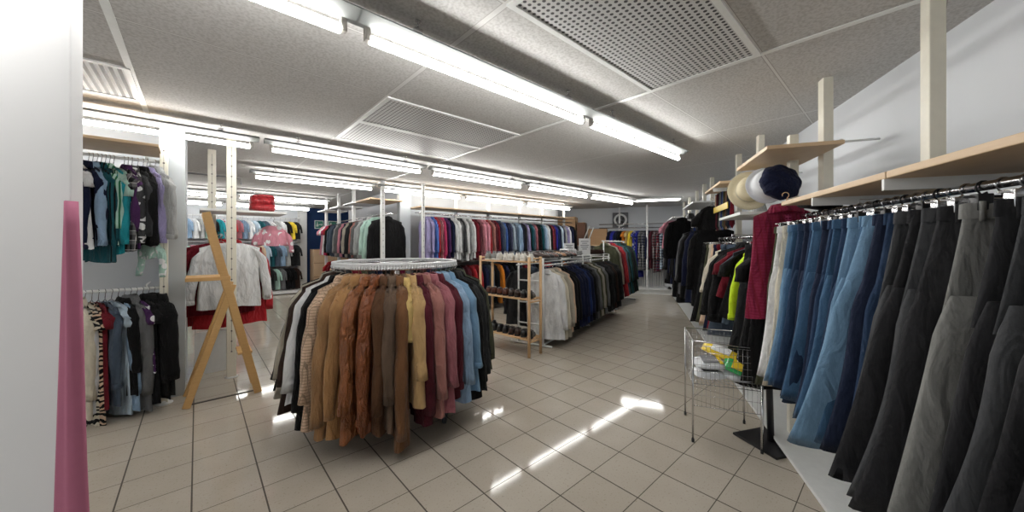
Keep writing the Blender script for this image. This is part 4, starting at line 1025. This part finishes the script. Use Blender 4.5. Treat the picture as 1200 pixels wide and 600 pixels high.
# ================================================================ LEFT: gondola by the ladder
post(AB(.25, 4.38), ANG_A, 'cream floor-to-ceiling post with round white foot behind the wooden ladder', w=.075, d=.06, foot=True)
post(AB(.12, 5.0), ANG_A, 'pale post standing behind the ladder post, further back', w=.07, d=.05)
rail('clothes_rail', AB(.25, 0, 1.39), ANG_B, 4.36, 5.15, 'chrome arm rail carrying pale knitwear beside the ladder post')
o = shelf('small_shelf', AB(.3, 4.42, 1.62), ANG_A, -.28, .42, 0, .5, 'small white shelf on the post above the red clothes', mat=WHITE)
its = []
GL = [('white', 'sweater', .64), ('cream', 'cardigan', .64), ('dark red', 'cardigan', .72), ('red', 'coat', .86), ('red', 'coat', .84), ('purple', 'coat', .82), ('maroon', 'coat', .86), ('burgundy', 'coat', .84), ('dark red', 'coat', .84)]
for i, (d, k, L) in enumerate(GL):
    its.append((garment(k, fab(d), AB(.25+(.0 if i < 2 else .02 if i % 2 else -.07), 4.46+i*.075, 1.387), ANG_A+(.05 if i % 2 else -.04), L=L, seed=450+i, sw=.235 if i < 2 else .26, out=.08, N=40, th=.03), d+' '+k))
label_row(its, 'the post rail behind the ladder', 'the front', 'knitwear and coats behind the ladder')
folded(AB(.52, 4.6, 1.644), ANG_A, .22, .28, .17, fab('red quilted'), 'bright red folded jacket on the small white shelf')
o = garment('child top', fab('pink and white floral'), AB(.62, 4.62, 1.58), ANG_A, L=.22, seed=7); del o['cat_']; tag(o, 'small pink floral top hanging under the white shelf', 'top')
bxobj('white_board', None, WHITE, -.10, .22, 0, .03, .04, .46, .004, loc=AB(.08, 4.66), rot=ANG_A); tag(bpy.data.objects['white_board'], 'plain white panel standing low behind the ladder', 'panel')
bpy.data.objects['white_board'].location.z = -.04
# wooden ladder seen from the side
o = thing('step_ladder', AB(0, 3.775, 0), ANG_A)
def beam(p, q, w, d):
    p, q = Vector(p), Vector(q); L = (q-p).length; bm = box(new(), -w/2, w/2, -d/2, d/2, 0, L, .004)
    R = (q-p).to_track_quat('Z', 'Y').to_matrix().to_4x4()
    ang = math.atan2((q-p).x, (q-p).z)
    M = Matrix.Translation(p) @ Matrix.Rotation(ang, 4, 'Y')
    for v in bm.verts: v.co = M @ v.co
    return bm
for y in (0, .30):
    obj('front_rail', beam((.40, y, 0), (.055, y*.8, 1.56), .055, .028), PINE, o, smooth=False)
    obj('rear_rail', beam((-.065, y, 0), (.225, y*.8, .96), .05, .026), PINE, o, smooth=False)
obj('step', box(new(), -.07, .21, -.02, .30, 1.0, 1.03, .004), PINE, o, smooth=False)
obj('step', box(new(), .26, .36, .014, .26, .35, .37, .004), PINE, o, smooth=False)
tag(o, 'folding pine step ladder standing open beside the left pier', 'ladder')

# ================================================================ LEFT UNIT
post(AB(-.20, 4.02), ANG_A, 'cream shelf post with round white foot at the end of the left rails', w=.05, d=.05, foot=True)
post(AB(-1.35, 4.02), ANG_A, 'cream shelf post at the outer left end of the left rails', w=.05, d=.05)
shelf('wooden_shelf', AB(0, 0, 2.03), ANG_A, -1.5, -.215, 3.74, 4.2, 'wooden shelf above the left clothes rails')
for z, nm in ((1.965, 'upper'), (.945, 'lower')):
    rail('clothes_rail', AB(0, 4.03, z), ANG_A, -1.4, -.22, '%s white rail of the left clothes unit' % nm, mat=WHITE, arms=(-.3, -1.1), back=.3)
UP = [('navy', 'blouse', .55), ('purple', 'shirt', .6), ('navy', 'sweater', .55), ('white and navy blotched', 'dress', .62), ('navy', 'blouse', .6), ('light blue', 'shirt', .6), ('teal', 'dress', .72), ('teal and black striped', 'shirt', .72), ('mint and green striped', 'blouse', .6), ('turquoise', 'sweater', .66), ('mint', 't-shirt', .42), ('black and grey plaid', 'dress', .64), ('purple', 'blouse', .62),
      ('dark grey and white floral', 'shirt', .55), ('dark grey', 'cardigan', .5), ('black', 'shirt', .6), ('lilac', 'shirt', .55), ('pale grey', 'hoodie', .52)]
its = []; a = -.74; GAP = {3: .03, 4: .05, 11: .055, 14: .03, 15: .03, 17: .045}
for i, (d, k, L) in enumerate(UP):
    rnd = random.Random(i+500); a += GAP.get(i, .0205)
    its.append((garment(k, fab(d), AB(a, 4.03, 1.962), ANG_B+PI+.50+rnd.uniform(-.15, .15), L=L, seed=500+i, sw=.16, th=.011, out=.02), d+' '+k))
label_row(its, 'the upper left rail', 'the left', 'tops on the upper left rail')
LO = [('white', 'coat', .78), ('cream', 'coat', .8), ('black and cream zebra', 'dress', .86), ('black and beige zebra', 'dress', .9), ('dark red', 'dress', .75), ('slate', 'cardigan', .75), ('pale blue', 'dress', .84), ('light blue', 'cardigan', .82), ('black', 'blouse', .7), ('grey', 'coat', .84), ('purple and white floral', 'dress', .55), ('black', 'dress', .8), ('black', 'coat', .78), ('black', 'cardigan', .74), ('black', 'coat', .76)]
its = []
for i, (d, k, L) in enumerate(LO):
    rnd = random.Random(i+600); a = -.68+i*.0325
    its.append((garment(k, fab(d), AB(a, 4.03, .942), ANG_B+PI+.50+rnd.uniform(-.15, .15), L=L, seed=520+i, sw=.18, th=.014, out=.03, flare=.06), d+' '+k))
label_row(its, 'the lower left rail', 'the left', 'clothes on the lower left rail')
o = garment('child top', fab('mint and white floral'), AB(-.27, 3.98, 1.42), ANG_B+PI+.5, L=.16, seed=3, sw=.1); del o['cat_']; tag(o, 'tiny mint patterned top hanging low at the end of the left unit', 'top')
# pink cloth at the near left edge
bm = new(); rings = []
for i in range(20):
    t = i/19; z = 1.42-t*1.38; x1 = .020+.055*t+.002*math.sin(9*t); x0 = -.004-.05*t
    rings.append([Vector(((x0+x1)/2+math.cos(a)*(x1-x0)/2, math.sin(a)*.014*(1+.4*math.sin(4*a)), z)) for a in [2*PI*k/16 for k in range(16)]])
o = obj('pink_scarf', loft(bm, rings, True, True), plain('pink_fabric', (.50, .16, .26), .8, bump=.3), None, (-1.245, .982, 0)); tag(o, 'dusky pink cloth hanging at the near left partition edge', 'cloth')

# ================================================================ CAMERA, WORLD, RENDER LOOK
cam = bpy.data.cameras.new('camera'); co = bpy.data.objects.new('camera', cam); COL.objects.link(co)
co.location = (0, 0, EYE); co.rotation_euler = (PI/2, 0, 0)
cam.sensor_fit = 'HORIZONTAL'; cam.sensor_width = 36; cam.lens = 36*410/1200; cam.shift_y = -14/1200; cam.clip_start = .05
SC.camera = co
w = bpy.data.worlds.new('daylight'); SC.world = w; w.use_nodes = True
bg = w.node_tree.nodes['Background']; bg.inputs[0].default_value = (.93, .97, 1, 1); bg.inputs[1].default_value = 1.15
SC.view_settings.view_transform = 'Standard'; SC.view_settings.look = 'None'; SC.view_settings.exposure = 0.0
try: SC.view_settings.look = 'Medium Contrast'
except Exception: pass
SC.cycles.max_bounces = 6; SC.cycles.diffuse_bounces = 4; SC.cycles.use_denoising = True
SC.cycles.sample_clamp_indirect = 6
